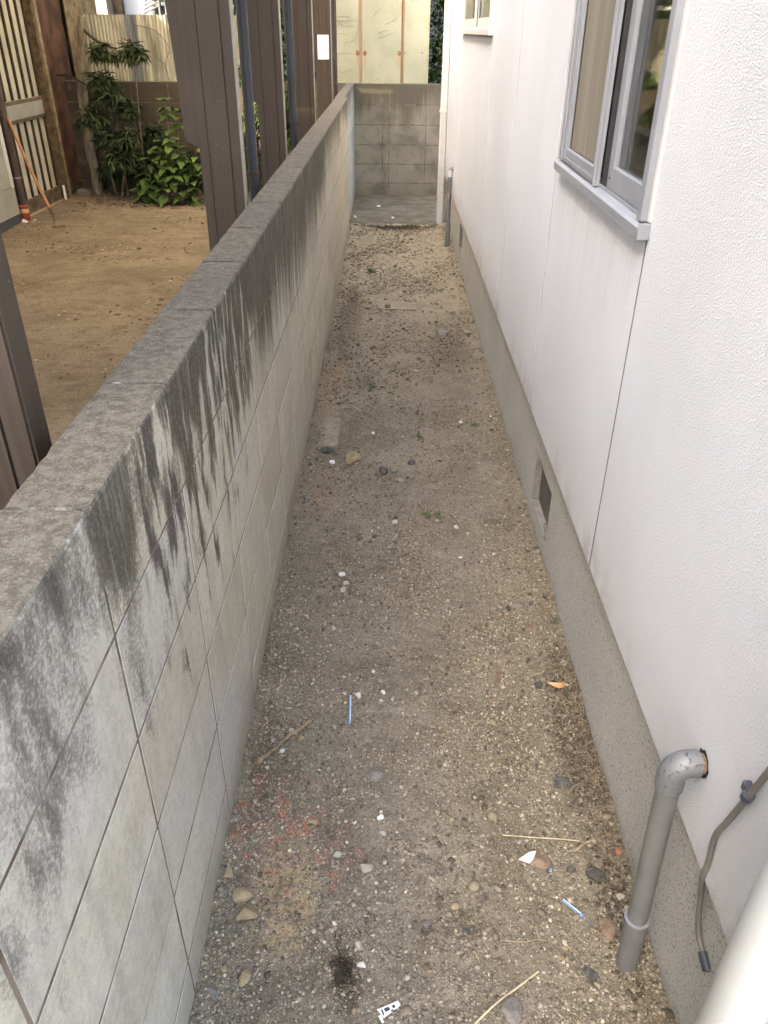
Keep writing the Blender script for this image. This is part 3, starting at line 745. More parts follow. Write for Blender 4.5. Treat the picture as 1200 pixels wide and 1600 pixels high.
# tracks
b.box(0.512, 0.600, a0 + 0.022, a1 - 0.022, 1.245, 1.258)
for xx in (0.505, 0.530, 0.556): b.box(xx, xx + 0.003, a0 + 0.0225, a1 - 0.0225, 1.2585, 1.268)
sub(win, 'sill', b, 'aluminium')
b = MB(); b.box(0.4855, 0.5095, a0 - 0.019, a0 - 0.0142, 1.231, 1.262, .001); sub(win, 'sill_end_cap', b, 'aluminium')
b = MB(); b.box(0.505, 0.5098, a0 - 0.0135, a0 - 0.0005, 1.264, c1 + 0.03); sub(win, 'caulking', b, 'caulk')
b = MB(); b.box(0.505, 0.5098, a1 + 0.0005, a1 + 0.006, 1.264, c1 + 0.03); sub(win, 'caulking', b, 'caulk')
# outer (insect screen) sash on the far half
b = MB(); frame_ring(b, 0.495, 0.506, 2.025, 2.445, 1.262, c1 - 0.022, 0.034, 0.038); sub(win, 'screen_sash', b, 'aluminium')
b = MB(); frame_ring(b, 0.4925, 0.4949, 2.040, 2.430, 1.268, c1 - 0.03, 0.014, 0.010, 0.0005); sub(win, 'screen_bead', b, 'aluminium')
b = MB(); b.box(0.5085, 0.5088, 2.060, 2.410, 1.300, c1 - 0.056); sub(win, 'insect_screen', b, 'screen')
b = MB(); b.box(0.5270, 0.5295, 2.050, 2.420, 1.290, c1 - 0.046); sub(win, 'glass_pane', b, 'glass')
# pleated curtain behind it
V_ = []; F_ = []; n_ = 70
for i in range(n_ + 1):
    y = 2.03 + 0.42 * i / n_; x = 0.575 + 0.012 * math.sin(i * 0.9) + 0.006 * math.sin(i * 2.3)
    V_ += [(x, y, 1.27), (x, y, 2.28)]
for i in range(n_): F_.append((2 * i, 2 * i + 2, 2 * i + 3, 2 * i + 1))
b = MB(); b.add(V_, F_); sub(win, 'curtain', b, 'curtain', True)
# meeting stiles and the dark gap
b = MB(); b.box(0.509, 0.526, 2.012, 2.024, 1.262, c1 - 0.022, .001); sub(win, 'rubber_seal', b, 'rubber')
b = MB(); b.box(0.488, 0.4945, 2.0235, 2.0275, 1.262, c1 - 0.022, .0008); sub(win, 'stile_edge', b, 'aluminium')
# inner sash on the near half
b = MB(); frame_ring(b, 0.518, 0.542, 1.636, 2.008, 1.262, c1 - 0.024, 0.040, 0.050); sub(win, 'sliding_sash', b, 'aluminium')
b = MB(); b.box(0.529, 0.532, 1.675, 1.969, 1.311, c1 - 0.063); sub(win, 'glass_pane', b, 'glass')
for (yy_, zz_, xx_) in ((2.40, 1.275, 0.4945), (2.33, 1.2745, 0.4945), (2.10, 1.2745, 0.4945), (2.045, 1.277, 0.4945), (1.985, 1.287, 0.5175)):
    b = MB(); b.tube([(xx_, yy_, zz_), (xx_ - 0.0012, yy_, zz_)], 0.0026, 8); sub(win, 'screw_head', b, 'rubber')
# dim room behind
b = MB(); b.box(0.95, 0.96, 1.45, 2.95, 1.0, 2.6); b.box(0.611, 0.95, 1.44, 1.45, 1.0, 2.6); b.box(0.611, 0.95, 2.95, 2.96, 1.0, 2.6); b.box(0.611, 0.95, 1.45, 2.95, 2.6, 2.61)
sub(win, 'room_wall', b, 'room_wall')
b = MB(); b.box(0.602, 0.95, 1.45, 2.95, 1.235, 1.2490); sub(win, 'window_board', b, 'light_wood')
b = MB(); b.box(0.76, 0.79, 2.02, 2.20, 1.2492, 2.5, .004); sub(win, 'reflected_upright', b, 'dark_wood')  # dark post added in place of timber reflected in the glass
b = MB(); b.box(0.66, 0.672, 1.70, 2.4, 1.37, 1.395, .002); sub(win, 'wooden_rail', b, 'light_wood')
for q in range(3):
    b = MB(); b.box(0.585 + 0.004 * q, 0.589 + 0.004 * q, 1.93 + 0.022 * q, 1.945 + 0.022 * q, 1.265, 2.28); sub(win, 'blind_edge', b, 'caulk')
# --- far window
a0, a1, c0, c1 = wins[1]
b = MB(); b.box(0.492, 0.5095, a0, a0 + 0.032, c0 + 0.012, c1 + 0.03, .002); b.box(0.492, 0.5095, a1 - 0.032, a1, c0 + 0.012, c1 + 0.03, .002); b.box(0.492, 0.5095, a0 + 0.032, a1 - 0.032, c1, c1 + 0.03, .002)
b.box(0.5095, 0.60, a0, a0 + 0.022, c0, c1); b.box(0.5095, 0.60, a1 - 0.022, a1, c0, c1)
win2 = b.build('window', M['aluminium_far'], house)
b = MB(); b.prism([(0.482, c0 - 0.026), (0.512, c0 - 0.026), (0.512, c0 + 0.012), (0.488, c0 + 0.006), (0.482, c0)], 'y', a0 - 0.03, a1 + 0.03); b.box(0.512, 0.60, a0 + 0.022, a1 - 0.022, c0 - 0.01, c0 + 0.008); sub(win2, 'sill', b, 'aluminium_far')
for (s0, s1, xx) in ((a0 + 0.04, (a0 + a1) / 2 + 0.02, 0.515), ((a0 + a1) / 2 - 0.02, a1 - 0.04, 0.497)):
    b = MB(); frame_ring(b, xx, xx + 0.012, s0, s1, c0 + 0.013, c1 - 0.01, 0.036, 0.042); sub(win2, 'sash', b, 'aluminium_far')
    b = MB(); b.box(xx + 0.005, xx + 0.008, s0 + 0.035, s1 - 0.035, c0 + 0.054, c1 - 0.045); sub(win2, 'glass_pane', b, 'glass')
V_ = []; F_ = []; n_ = 120
for i in range(n_ + 1):
    y = a0 + (a1 - a0) * i / n_; x = 0.58 + 0.012 * math.sin(i * 0.8) + 0.006 * math.sin(i * 2.1); V_ += [(x, y, c0), (x, y, c1)]
for i in range(n_): F_.append((2 * i, 2 * i + 2, 2 * i + 3, 2 * i + 1))
b = MB(); b.add(V_, F_); sub(win2, 'curtain', b, 'curtain', True)

# ------------------------------------------------------------------ pipes and cable on the house
dp = empty('drain_pipe', (0.480, 0.845, 0.02), 'grey plastic drain pipe with silver elbow, coming out of white siding at lower right', 'pipe')
base = (0.482, 0.848, -0.03); top = (0.464, 0.858, 0.555)
def lerp(p, q, t): return tuple(p[i] + (q[i] - p[i]) * t for i in range(3))
b = MB(); b.tube([base, lerp(base, top, 0.335)], 0.0205, 24); b.tube([lerp(base, top, 0.335), lerp(base, top, 0.35)], 0.0218, 24); b.build('socket', M['grey_pvc'], dp, True)
b = MB(); b.tube([lerp(base, top, 0.20), lerp(base, top, 0.34), lerp(base, top, 0.345)], [0.0212, 0.0222, 0.0222], 24); b.build('coupling', M['grey_pvc'], dp, True)
b = MB(); b.tube([lerp(base, top, 0.345), lerp(base, top, 0.352)], 0.0232, 24); b.build('coupling_lip', M['aluminium'], dp, True)
b = MB(); b.tube([lerp(base, top, 0.353), lerp(base, top, 0.99)], 0.0188, 24); b.build('pipe', M['grey_pvc'], dp, True)
b = MB(); el = [lerp(base, top, 0.965), lerp(base, top, 0.99)]
for k in range(9):
    a = k / 8 * math.pi / 2; el.append((0.4645 + 0.026 * (1 - math.cos(a)), 0.858, 0.561 + 0.026 * math.sin(a)))
el.append((0.499, 0.858, 0.587))
b.tube(el, [0.0225] * 2 + [0.0222] * 9 + [0.0225], 24); b.build('elbow', M['elbow'], dp, True)
b = MB(); b.tube([(0.4985, 0.858, 0.587), (0.503, 0.858, 0.587)], 0.0205, 24); b.build('elbow_lip', M['elbow'], dp, True)
b = MB(); b.tube([(0.503, 0.858, 0.587), (0.530, 0.858, 0.587)], 0.0165, 24); b.build('inner_pipe', M['rock_brown'], dp, True)
b = MB(); n_ = 26; V_ = []
for k in range(n_):
    a = 2 * math.pi * k / n_; r_ = 0.0215 + random.uniform(-0.0018, 0.0025); V_.append((0.5092, 0.858 + r_ * math.cos(a), 0.587 + r_ * math.sin(a) * 1.05))
b.add(V_ + [(0.5092, 0.858, 0.587)], [(i, (i + 1) % n_, n_) for i in range(n_)][::1]); b.build('hole_edge', M['rubber'], dp)

cb = empty('cable', (0.505, 0.70, 0.55), 'thin grey cable clipped to the white siding beside the big downspout', 'cable')
def curve(pts, n=6):
    P_ = [Vector(p) for p in pts]; out_ = []
    for i in range(len(P_) - 1):
        p0 = P_[max(i - 1, 0)]; p1 = P_[i]; p2 = P_[i + 1]; p3 = P_[min(i + 2, len(P_) - 1)]
        for k in range(n):
            t = k / n
            out_.append(0.5 * ((2 * p1) + (-p0 + p2) * t + (2 * p0 - 5 * p1 + 4 * p2 - p3) * t * t + (-p0 + 3 * p1 - 3 * p2 + p3) * t ** 3))
    out_.append(P_[-1]); return out_
pts = [(0.503, 0.62, 1.10), (0.502, 0.675, 0.86), (0.502, 0.693, 0.775), (0.500, 0.714, 0.688), (0.501, 0.738, 0.605), (0.503, 0.757, 0.545), (0.506, 0.757, 0.49), (0.510, 0.760, 0.43), (0.522, 0.768, 0.375), (0.527, 0.764, 0.33), (0.530, 0.752, 0.295), (0.5325, 0.738, 0.283), (0.534, 0.700, 0.276)]
b = MB(); b.tube(curve(pts), 0.0047, 12); b.build('cable_run', M['grey_cable'], cb, True)
b = MB(); b.tube([(0.4995, 0.7165, 0.682), (0.4992, 0.7130, 0.694)], 0.0085, 12); b.box(0.497, 0.5095, 0.716, 0.734, 0.684, 0.700, .002); b.build('clip', M['dark_clip'], cb, True)
b = MB(); b.tube([(0.5325, 0.728, 0.281), (0.5325, 0.702, 0.275)], 0.0085, 12); b.build('clip', M['dark_clip'], cb, True)

ds = empty('downspout', (0.455, 0.56, 0), 'large white round downspout close to the camera at the lower right corner', 'pipe')
b = MB(); b.tube([(0.461, 0.532, -0.1), (0.461, 0.532, 2.9)], 0.036, 40); b.build('pipe', M['downspout'], ds, True)
b = MB(); b.tube([(0.461, 0.532, 0.30), (0.461, 0.532, 0.336)], 0.0385, 40); b.box(0.47, 0.5369, 0.522, 0.542, 0.308, 0.328, .002); b.build('bracket', M['downspout'], ds, True)

fp = empty('downspout', (0.487, 7.76, 0), 'tall pale grey square downspout at the far corner of the white house', 'pipe')
b = MB(); b.box(0.448, 0.508, 7.80, 7.86, 0.0, 2.9, .008); b.build('pipe', M['aluminium_far'], fp)
for zz in (0.95, 2.4):
    b = MB(); b.box(0.442, 0.5095, 7.795, 7.866, zz, zz + 0.025, .003); b.build('bracket', M['caulk'], fp)

gp = empty('vent_pipe', (0.478, 6.78, 0.0), 'slim grey pipe with bent top standing at the far end of the foundation', 'pipe')
b = MB(); q = [(0.488, 6.78, 0.075), (0.484, 6.78, 0.60)] + [(0.484 + 0.022 * (1 - math.cos(a)), 6.78, 0.61 + 0.022 * math.sin(a)) for a in (0.4, 0.8, 1.2, 1.57)] + [(0.5095, 6.78, 0.632)]
b.tube(q, 0.017, 14); b.build('pipe', M['grey_pvc'], gp, True)
b = MB(); b.tube([(0.488, 6.78, 0.04), (0.488, 6.78, 0.22)], 0.021, 14); b.build('socket', M['grey_pvc'], gp, True)
b = MB(); b.tube([(0.488, 6.78, 0.0), (0.488, 6.78, 0.045)], 0.023, 14)
plain('green_plastic', (0.05, 0.17, 0.11), 0.5); b.build('green_collar', M['green_plastic'], gp, True)
b = MB(); b.tube([(0.484, 6.78, 0.575), (0.484, 6.78, 0.625)], 0.021, 14); b.build('elbow_socket', M['caulk'], gp, True)

# ------------------------------------------------------------------ carport
cp = empty('carport', (-0.55, 4.0, 0), 'carport on dark brown metal posts standing behind the block wall', 'carport')
posts = [(-0.490, 0.962), (-0.492, 2.82), (-0.562, 4.62), (-0.542, 6.30), (-0.540, 8.20)]
for k, (xr, yf) in enumerate(posts):
    W, D_ = 0.135, 0.062; x0 = xr - W
    b = MB(); z1 = 2.95
    # extruded section with two grooves in the broad faces
    g = 0.0035; pl = [0.0, 0.030, 0.034, 0.101, 0.105, 0.135]
    poly = [(x0, yf), (x0 + 0.030, yf), (x0 + 0.030, yf + g), (x0 + 0.0335, yf + g), (x0 + 0.0335, yf - 0.003), (x0 + 0.1015, yf - 0.003), (x0 + 0.1015, yf + g), (x0 + 0.105, yf + g), (x0 + 0.105, yf), (xr, yf),
            (xr, yf + D_), (x0, yf + D_)]
    b.prism(poly, 'z', -0.1, z1)
    p_ = b.build('post', M['brown_aluminium'], cp)
    b = MB()
    for xx in (x0 + 0.0305, x0 + 0.1018): b.box(xx, xx + 0.0028, yf + g - 0.0002, yf + g + 0.0006, -0.1, z1)
    b.build('groove', M['brown_groove'], p_)
    b = MB(); b.box(xr + 0.0002, xr + 0.0035, yf + 0.006, yf + D_ - 0.006, 0.2, z1); b.build('side_strip', M['lit_side_cream'] if k else M['brown_aluminium'], p_)  # bounced light on the side face, painted as a pale strip
    # knee bracket on the yard side, arm curving out into the roof beam
    prof = []
    for (dx, z) in ((0, 1.244), (-0.045, 1.262), (-0.050, 1.45), (-0.060, 1.65), (-0.085, 1.85), (-0.13, 2.05), (-0.22, 2.25), (-0.36, 2.40), (-0.60, 2.50), (-0.60, 2.95), (0, 2.95)):
        prof.append((x0 + dx, z))
    b = MB(); b.prism(prof, 'y', yf + 0.008, yf + D_ - 0.010); b.build('bracket', M['brown_aluminium'], cp)
    b = MB(); b.box(-3.1, xr, yf + 0.005, yf + D_ - 0.005, 2.9505, 3.04); b.build('roof_beam', M['brown_aluminium'], cp)
    if k == 4:
        b = MB(); b.box(xr - 0.120, xr - 0.018, yf - 0.006, yf - 0.0032, 1.345, 1.535); b.build('blank_notice', M['white_plastic'], p_)
        b = MB(); b.box(xr - 0.048, xr - 0.045, yf - 0.0072, yf - 0.0063, 1.35, 1.53); b.build('notice_fold', M['caulk'], p_)
for (y0, y1) in [(0.4 + 1.49 * k, 1.88 + 1.49 * k) for k in range(6)]:
    b = MB(); b.box(-3.15, -0.74, y0, y1, 3.06, 3.066); b.build('roof_sheet', M['sheet'], cp)
b = MB(); b.box(-0.738, -0.68, 0.35, 9.35, 3.042, 3.11, .005); b.build('gutter', M['brown_aluminium'], cp)
b = MB(); b.box(-3.2, -3.152, 0.35, 9.35, 3.042, 3.11, .005); b.build('gutter', M['brown_aluminium'], cp)
for (x, y, m_, r_) in ((-0.501, 3.11, 'slate_pipe', 0.0185), (-0.553, 4.98, 'slate_pipe', 0.021), (-0.517, 8.42, 'dark_brown_pipe', 0.019)):
    b = MB(); b.tube([(x, y, 0.0), (x, y, 3.0)], r_, 20); d_ = b.build('downpipe', M[m_], cp, True)
    b = MB(); b.tube([(x, y, 1.118), (x, y, 1.132)], r_ + 0.003, 20); b.box(x - 0.05, x - r_ - 0.001, y - 0.003, y + 0.003, 1.118, 1.132); b.build('pipe_clamp', M['brown_aluminium'], d_)

# ------------------------------------------------------------------ neighbour's outbuilding on the left of the yard
nb = empty('outbuilding', (-3.45, 8.0, 0), 'old brown outbuilding with battened door and corrugated tin at left of the yard', 'building')
# pale clad corner
for (z0, z1) in ((0.12, 0.345), (0.35, 0.80), (0.805, 1.26), (1.265, 1.72), (1.725, 2.6)):
    b = MB(); b.box(-3.52, -3.385 + (0.006 if z0 < 0.2 else 0), 3.0, 7.52, z0, z1, .002); b.build('cladding_panel', M['grey_tin'], nb)
b = MB(); b.box(-3.386, -3.380, 7.47, 7.53, 0.347, 2.6); b.build('corner_trim', M['aluminium_far'], nb)
b = MB(); b.box(-3.52, -3.378, 3.0, 7.53, 0.02, 0.119, .003); b.build('base_flashing', M['slate_pipe'], nb)
b = MB(); b.tube([(-3.40, 7.66, 0.12), (-3.40, 7.66, 2.6)], 0.040, 16); rp = b.build('rain_pipe', M['dark_brown_pipe'], nb, True)
b = MB(); b.tube([(-3.40, 7.66, 0.40), (-3.40, 7.66, 0.412)], 0.042, 16); b.build('pipe_ring', M['grey_tin'], rp, True)
# door: frosted panes, dark battens, rails
b = MB(); b.box(-3.50, -3.470, 7.60, 8.78, 0.06, 2.5); door = b.build('door', M['frosted_panel'], nb)
for y in [7.74 + 0.163 * k for k in range(7)]:
    b = MB(); b.box(-3.4695, -3.448, y - 0.012, y + 0.012, 1.00, 2.45, .002); b.build('batten', M['dark_wood'], door)
    b = MB(); b.box(-3.4695, -3.450, y - 0.012, y + 0.012, 0.17, 0.81, .002); b.build('batten', M['dark_wood'], door)
b = MB(); b.box(-3.4694, -3.444, 7.60, 8.775, 0.815, 0.995, .003); b.build('middle_rail', M['old_wood'], door)
b = MB(); b.box(-3.4440, -3.439, 7.60, 8.70, 0.845, 0.965, .002); b.build('kick_plate', M['grey_tin'], door)
b = MB(); b.box(-3.4694, -3.440, 7.60, 8.775, 0.045, 0.165, .003); b.build('bottom_board', M['old_wood'], door)
b = MB(); b.box(-3.47, -3.40, 7.72, 8.70, -0.01, 0.044, .004); b.build('threshold', M['light_wood'], nb)
b = MB(); b.box(-3.47, -3.402, 8.78, 8.845, 0.0, 2.6, .003); b.build('door_post', M['old_wood'], nb)
b = MB(); b.box(-3.47, -3.395, 8.846, 8.90, 0.0, 2.6, .003); b.build('door_post', M['light_wood'], nb)
b = MB(); b.tube([(-3.40, 8.72, 0.0), (-3.41, 8.74, 0.17)], 0.013, 10); b.build('wood_peg', M['white_plastic'], nb, True)
def corrugated(b, x, y0, y1, z0, z1, pitch, amp, axis='y', n=None):
    n = n or int((y1 - y0) / pitch * 8); V_ = []; F_ = []
    for i in range(n + 1):
        u = y0 + (y1 - y0) * i / n; a_ = amp * math.cos(2 * math.pi * (u - y0) / pitch)
        for z in (z0, z1): V_.append((x + a_, u, z) if axis == 'y' else (u, x - a_, z))
        for z in (z0, z1): V_.append((x + a_ - 0.0015, u, z) if axis == 'y' else (u, x - a_ + 0.0015, z))
    for i in range(n):
        a_ = 4 * i
        F_ += [(a_, a_ + 4, a_ + 5, a_ + 1), (a_ + 2, a_ + 3, a_ + 7, a_ + 6), (a_ + 1, a_ + 5, a_ + 7, a_ + 3), (a_, a_ + 2, a_ + 6, a_ + 4)]
    b.add(V_, F_)
b = MB(); corrugated(b, -3.43, 8.90, 9.60, 0.12, 2.5, 0.047, 0.009); b.build('tin_sheet', M['brown_tin'], nb)
b = MB(); b.box(-3.47, -3.425, 8.905, 9.6, -0.02, 0.119, .003); b.build('base_board', M['old_wood'], nb)
b = MB(); corrugated(b, -3.40, 9.61, 10.7, 1.05, 2.5, 0.14, 0.018); b.build('tin_sheet', M['light_wood'], nb)
b = MB(); corrugated(b, -3.40, 9.61, 10.7, 0.0, 1.02, 0.14, 0.018); b.build('tin_sheet', M['dark_wood'], nb)
b = MB(); b.box(-3.375, -3.355, 9.30, 10.7, 1.02, 1.08); b.build('rail', M['old_wood'], nb)
b = MB(); b.box(-6.8, -3.475, 3.0, 10.8, 0.0, 2.6); b.build('shell', M['taupe_render'], nb)
b = MB(); b.box(-6.9, -3.30, 2.9, 10.9, 2.601, 2.72); b.build('roof', M['roof_tile'], nb)

# can at the foot of the rain pipe
cn = empty('can', (-3.36, 7.60, 0.03), 'red tin can with tan band under the brown rain pipe', 'can')
b = MB(); b.tube([(-3.375, 7.60, 0.02), (-3.375, 7.60, 0.115)], 0.046, 20); b.build('body', M['can_red'], cn, True)
b = MB(); b.tube([(-3.375, 7.60, 0.1152), (-3.375, 7.60, 0.15)], 0.047, 20); b.build('band', M['can_cream'], cn, True)
b = MB(); b.tube([(-3.375, 7.60, 0.1502), (-3.375, 7.60, 0.175)], 0.048, 20, r2=0.050); b.build('rim', M['can_red'], cn, True)
def thing_rock(name, x, y, z, dx, dy, dz, seed, m, label, cat, rot=0, sub_=2):
    ob = rag(x, y, z, dx, dy, dz, seed, M[m], None, name, sub_, rot); return tag(ob, label, cat)
thing_rock('stone', -3.36, 7.52, 0.045, .035, .03, .03, 61, 'rock_white', 'white lump beside the foot of the red can', 'stone')
thing_rock('stone', -3.30, 7.61, 0.04, .022, .02, .02, 62, 'rock_pale', 'small round pale stone in front of the red can', 'stone')
thing_rock('stone', -3.29, 8.98, 0.05, .11, .08, .06, 63, 'rock_grey', 'grey boulder at the foot of the brown corrugated tin', 'stone')
thing_rock('stone', -3.30, 7.28, 0.03, .03, .02, .018, 64, 'rock_brown', 'brown clod by the grey flashing at the yard edge', 'stone')

# hoe
he = empty('hoe', (-3.04, 7.40, 0.05), 'long wooden-handled hoe leaning on the battened door', 'hoe')
b = MB(); b.tube([(-3.075, 7.47, 0.17), (-3.22, 7.55, 0.52), (-3.44, 7.72, 1.10), (-3.462, 7.735, 1.16)], 0.0135, 12); b.build('handle', M['hoe_wood'], he, True)
b = MB(); b.tube([(-3.055, 7.455, 0.13), (-3.078, 7.472, 0.18)], 0.015, 12); b.build('ferrule', M['rusty_iron'], he, True)
b = MB(); b.tube(curve([(-3.060, 7.457, 0.14), (-3.035, 7.41, 0.075), (-3.022, 7.36, 0.05), (-3.0, 7.345, 0.045)]), 0.006, 8); b.build('neck', M['rusty_iron'], he, True)
b = MB(); b.add([(-3.10, 7.32, 0.028), (-3.02, 7.33, 0.052), (-2.93, 7.37, 0.055), (-2.92, 7.355, 0.045), (-3.0, 7.30, 0.03), (-3.09, 7.29, 0.022),
                 (-3.10, 7.32, 0.024), (-3.02, 7.33, 0.048), (-2.93, 7.37, 0.051), (-2.92, 7.355, 0.041), (-3.0, 7.30, 0.026), (-3.09, 7.29, 0.018)],
                [(0, 5, 4, 1), (1, 4, 3, 2), (6, 7, 10, 11), (7, 8, 9, 10), (0, 6, 11, 5), (5, 11, 10, 4), (4, 10, 9, 3), (3, 9, 8, 2), (2, 8, 7, 1), (1, 7, 6, 0)])
b.build('blade', M['rusty_iron'], he)

# ------------------------------------------------------------------ tin fence on the yard's back wall
fe = empty('tin_fence', (-2.5, 9.44, 1.08), 'pale corrugated tin fence above the dark block wall behind the shrubs', 'fence')
def tinmat(name, a, bb):
    t = NT(name); p = t.pos(); x, y, z = t.sep(p)
    n1 = t.noise(t.comb(t.math('MULTIPLY', x, 9.0), 0.0, t.math('MULTIPLY', z, 1.2)), 1.0, 4, 0.6)
    c = t.mix(t.ss(n1, 0.35, 0.62), a, bb)
    c = t.mix(t.ss(t.noise(t.comb(t.math('MULTIPLY', x, 30.0), 5.0, t.math('MULTIPLY', z, 1.8)), 1.0, 4, 0.7), 0.56, 0.7, 0, 0.6), c, tuple(q * 0.35 for q in a))
    M[name] = t.fin(c, 0.6, None, 0.1, 0.3)
tinmat('pale_tin', (0.22, 0.21, 0.165), (0.44, 0.42, 0.33)); tinmat('slate_tin', (0.09, 0.095, 0.10), (0.17, 0.175, 0.18))
x = -3.14
for (wd, m_, dy) in ((0.42, 'pale_tin', 0.0), (0.13, 'slate_tin', -0.012), (0.60, 'pale_tin', 0.0), (0.55, 'pale_tin', -0.01)):
    b = MB(); corrugated(b, 9.44 + dy, x, x + wd, 1.06, 1.69, 0.0365, 0.009, 'x'); b.build('tin_sheet', M[m_], fe); x += wd - 0.005
b = MB(); b.box(-3.14, -1.46, 9.455, 9.485, 1.40, 1.45); b.build('rail', M['old_wood'], fe)
b = MB(); b.box(-3.14, -1.46, 9.455, 9.485, 1.10, 1.15); b.build('rail', M['old_wood'], fe)
# weathered pole with broken limbs
po = empty('weathered_pole', (-3.12, 9.05, 0), 'leaning weathered grey pole with broken branches at the back corner of yard', 'pole')
b = MB(); b.tube([(-3.17, 9.1, 0.0), (-3.19, 9.1, 0.45), (-3.17, 9.1, 1.0), (-3.05, 9.1, 1.62), (-3.04, 9.1, 1.67)], [0.055, 0.05, 0.052, 0.045, 0.035], 14); b.build('shaft', M['weathered_pole'], po, True)
b = MB(); b.tube(curve([(-3.06, 9.08, 1.58), (-2.96, 9.06, 1.49), (-2.80, 9.0, 1.42), (-2.70, 8.95, 1.40)]), 0.016, 8, r2=0.009); b.build('branch', M['dark_wood'], po, True)
b = MB(); b.tube(curve([(-3.40, 9.12, 1.16), (-3.25, 9.05, 1.15), (-3.08, 9.02, 1.08), (-2.93, 8.98, 1.02)]), 0.012, 8, r2=0.007); b.build('branch', M['dark_wood'], po, True)

# ------------------------------------------------------------------ vegetation
def leaf_mesh(L, W, droop=0.3, fold=0.15, n=5, serr=False):
    V_ = []; F_ = []
    for i in range(n + 1):
        t = i / n; w_ = W * math.sin(math.pi * min(1, t ** 0.75)) * (1 if i < n else 0) / 2
        if serr and 0 < i < n: w_ *= 1.0 + (0.10 if i % 2 else -0.04)
        z = -droop * L * t * t; xx = L * t
        V_ += [(xx, -w_, z + fold * w_), (xx, 0, z), (xx, w_, z + fold * w_)]
    for i in range(n):
        a_ = 3 * i; F_ += [(a_, a_ + 3, a_ + 4, a_ + 1), (a_ + 1, a_ + 4, a_ + 5, a_ + 2)]
    return np.array(V_), np.array(F_)
def rotm(yaw, pitch, roll):
    return np.array(Matrix.Rotation(yaw, 3, 'Z') @ Matrix.Rotation(-pitch, 3, 'Y') @ Matrix.Rotation(roll, 3, 'X'))
def foliage(items, cols, rg):
    """items: (pos, yaw, pitch, L, W, droop); -> V,F,col"""
    VV = []; FF = []; CC = []; n = 0; cache = {}
    for (p, yaw, pit, L, W, dr) in items:
        v, f = leaf_mesh(1.0, W / L, dr, 0.25, 3)
        v = (v * L) @ rotm(yaw, pit, rg.uniform(-0.6, 0.6)).T + np.array(p)
        c = np.array(cols[rg.integers(len(cols))]) * rg.uniform(0.75, 1.2)
        VV.append(v); FF.append(f + n); CC.append(np.tile(c, (len(v), 1))); n += len(v)
    return np.concatenate(VV), np.concatenate(FF), np.concatenate(CC)
GREEN = [(0.036, 0.055, 0.018), (0.028, 0.044, 0.016), (0.045, 0.066, 0.022), (0.024, 0.037, 0.014)]
LIGHTG = [(0.07, 0.12, 0.025), (0.055, 0.10, 0.022), (0.085, 0.145, 0.03), (0.045, 0.075, 0.02)]
def whorl_clump(name, loc, label, cat, clumps, stems, group=None, L=0.10, W=0.022, cols=GREEN, n=70, seed=1):
    rg = np.random.default_rng(seed); root = empty(name, loc, label, cat, group); items = []
    for (cx, cy_, cz, r) in clumps:
        for k in range(n):
            th = rg.uniform(0, 2 * math.pi); ph = math.asin(rg.uniform(-0.5, 1.0)); rr = r * rg.uniform(0.3, 0.95)
            tip = np.array([cx + rr * math.cos(th) * math.cos(ph), cy_ + rr * math.sin(th) * math.cos(ph), cz + rr * 0.75 * math.sin(ph)])
            for q in range(5):
                items.append((tip, th + rg.uniform(-1.5, 1.5) + q * 1.26, ph * 0.5 - 0.25 + rg.uniform(-0.5, 0.5), L * rg.uniform(0.7, 1.15), W * rg.uniform(0.8, 1.2), rg.uniform(0.2, 0.7)))
    V_, F_, C_ = foliage(items, cols, rg)
    ob = big_mesh('foliage', V_ - np.array(loc), F_, M['leaf_attr'], C_, root); ob['kind'] = 'stuff'
    for s_ in stems:
        b = MB(); b.tube(curve(s_, 4), 0.012, 8, r2=0.005); b.build('stem', M['bark'], root, True)
    return root
whorl_clump('shrub', (-2.95, 8.8, 0.02), 'dark narrow-leaved shrub at the foot of the weathered pole', 'shrub',
            [(-2.98, 8.78, 0.80, 0.17), (-2.86, 8.72, 0.62, 0.13), (-2.80, 8.7, 0.42, 0.15), (-2.70, 8.75, 0.60, 0.15), (-2.66, 8.72, 0.42, 0.14)],
            [[(-2.90, 8.85, 0.0), (-2.93, 8.82, 0.4), (-2.97, 8.78, 0.8)], [(-2.86, 8.85, 0.0), (-2.75, 8.78, 0.35), (-2.70, 8.75, 0.6)]], seed=1, n=55)
whorl_clump('shrub', (-2.83, 8.95, 0.02), 'taller dark shrub reaching up against the tin fence beside the pole', 'shrub',
            [(-2.83, 8.9, 1.36, 0.15), (-2.88, 8.88, 1.12, 0.14), (-2.80, 8.85, 0.98, 0.16), (-2.66, 8.9, 0.85, 0.12)],
            [[(-2.83, 9.0, 0.0), (-2.82, 8.95, 0.7), (-2.83, 8.9, 1.35)], [(-2.83, 9.0, 0.5), (-2.85, 8.9, 0.9), (-2.88, 8.88, 1.1)]], seed=2, n=60)
whorl_clump('slim_tree', (-2.56, 8.95, 0.02), 'slim single-stemmed plant with one round head of drooping leaves', 'plant',
            [(-2.50, 8.8, 1.37, 0.13)], [[(-2.60, 8.95, 0.0), (-2.57, 8.9, 0.6), (-2.50, 8.82, 1.33)]], seed=3, n=60, L=0.12)
whorl_clump('shrub', (-2.62, 9.1, 0.02), 'low dark undergrowth against the block wall between the yard shrubs', 'shrub',
            [(-2.62, 9.1, 0.26, 0.22), (-2.95, 9.12, 0.24, 0.18), (-2.25, 9.15, 0.30, 0.20), (-2.5, 9.14, 0.62, 0.15), (-1.95, 9.12, 0.32, 0.22)],
            [[(-2.6, 9.15, 0.0), (-2.62, 9.1, 0.3)]], seed=4, n=60)
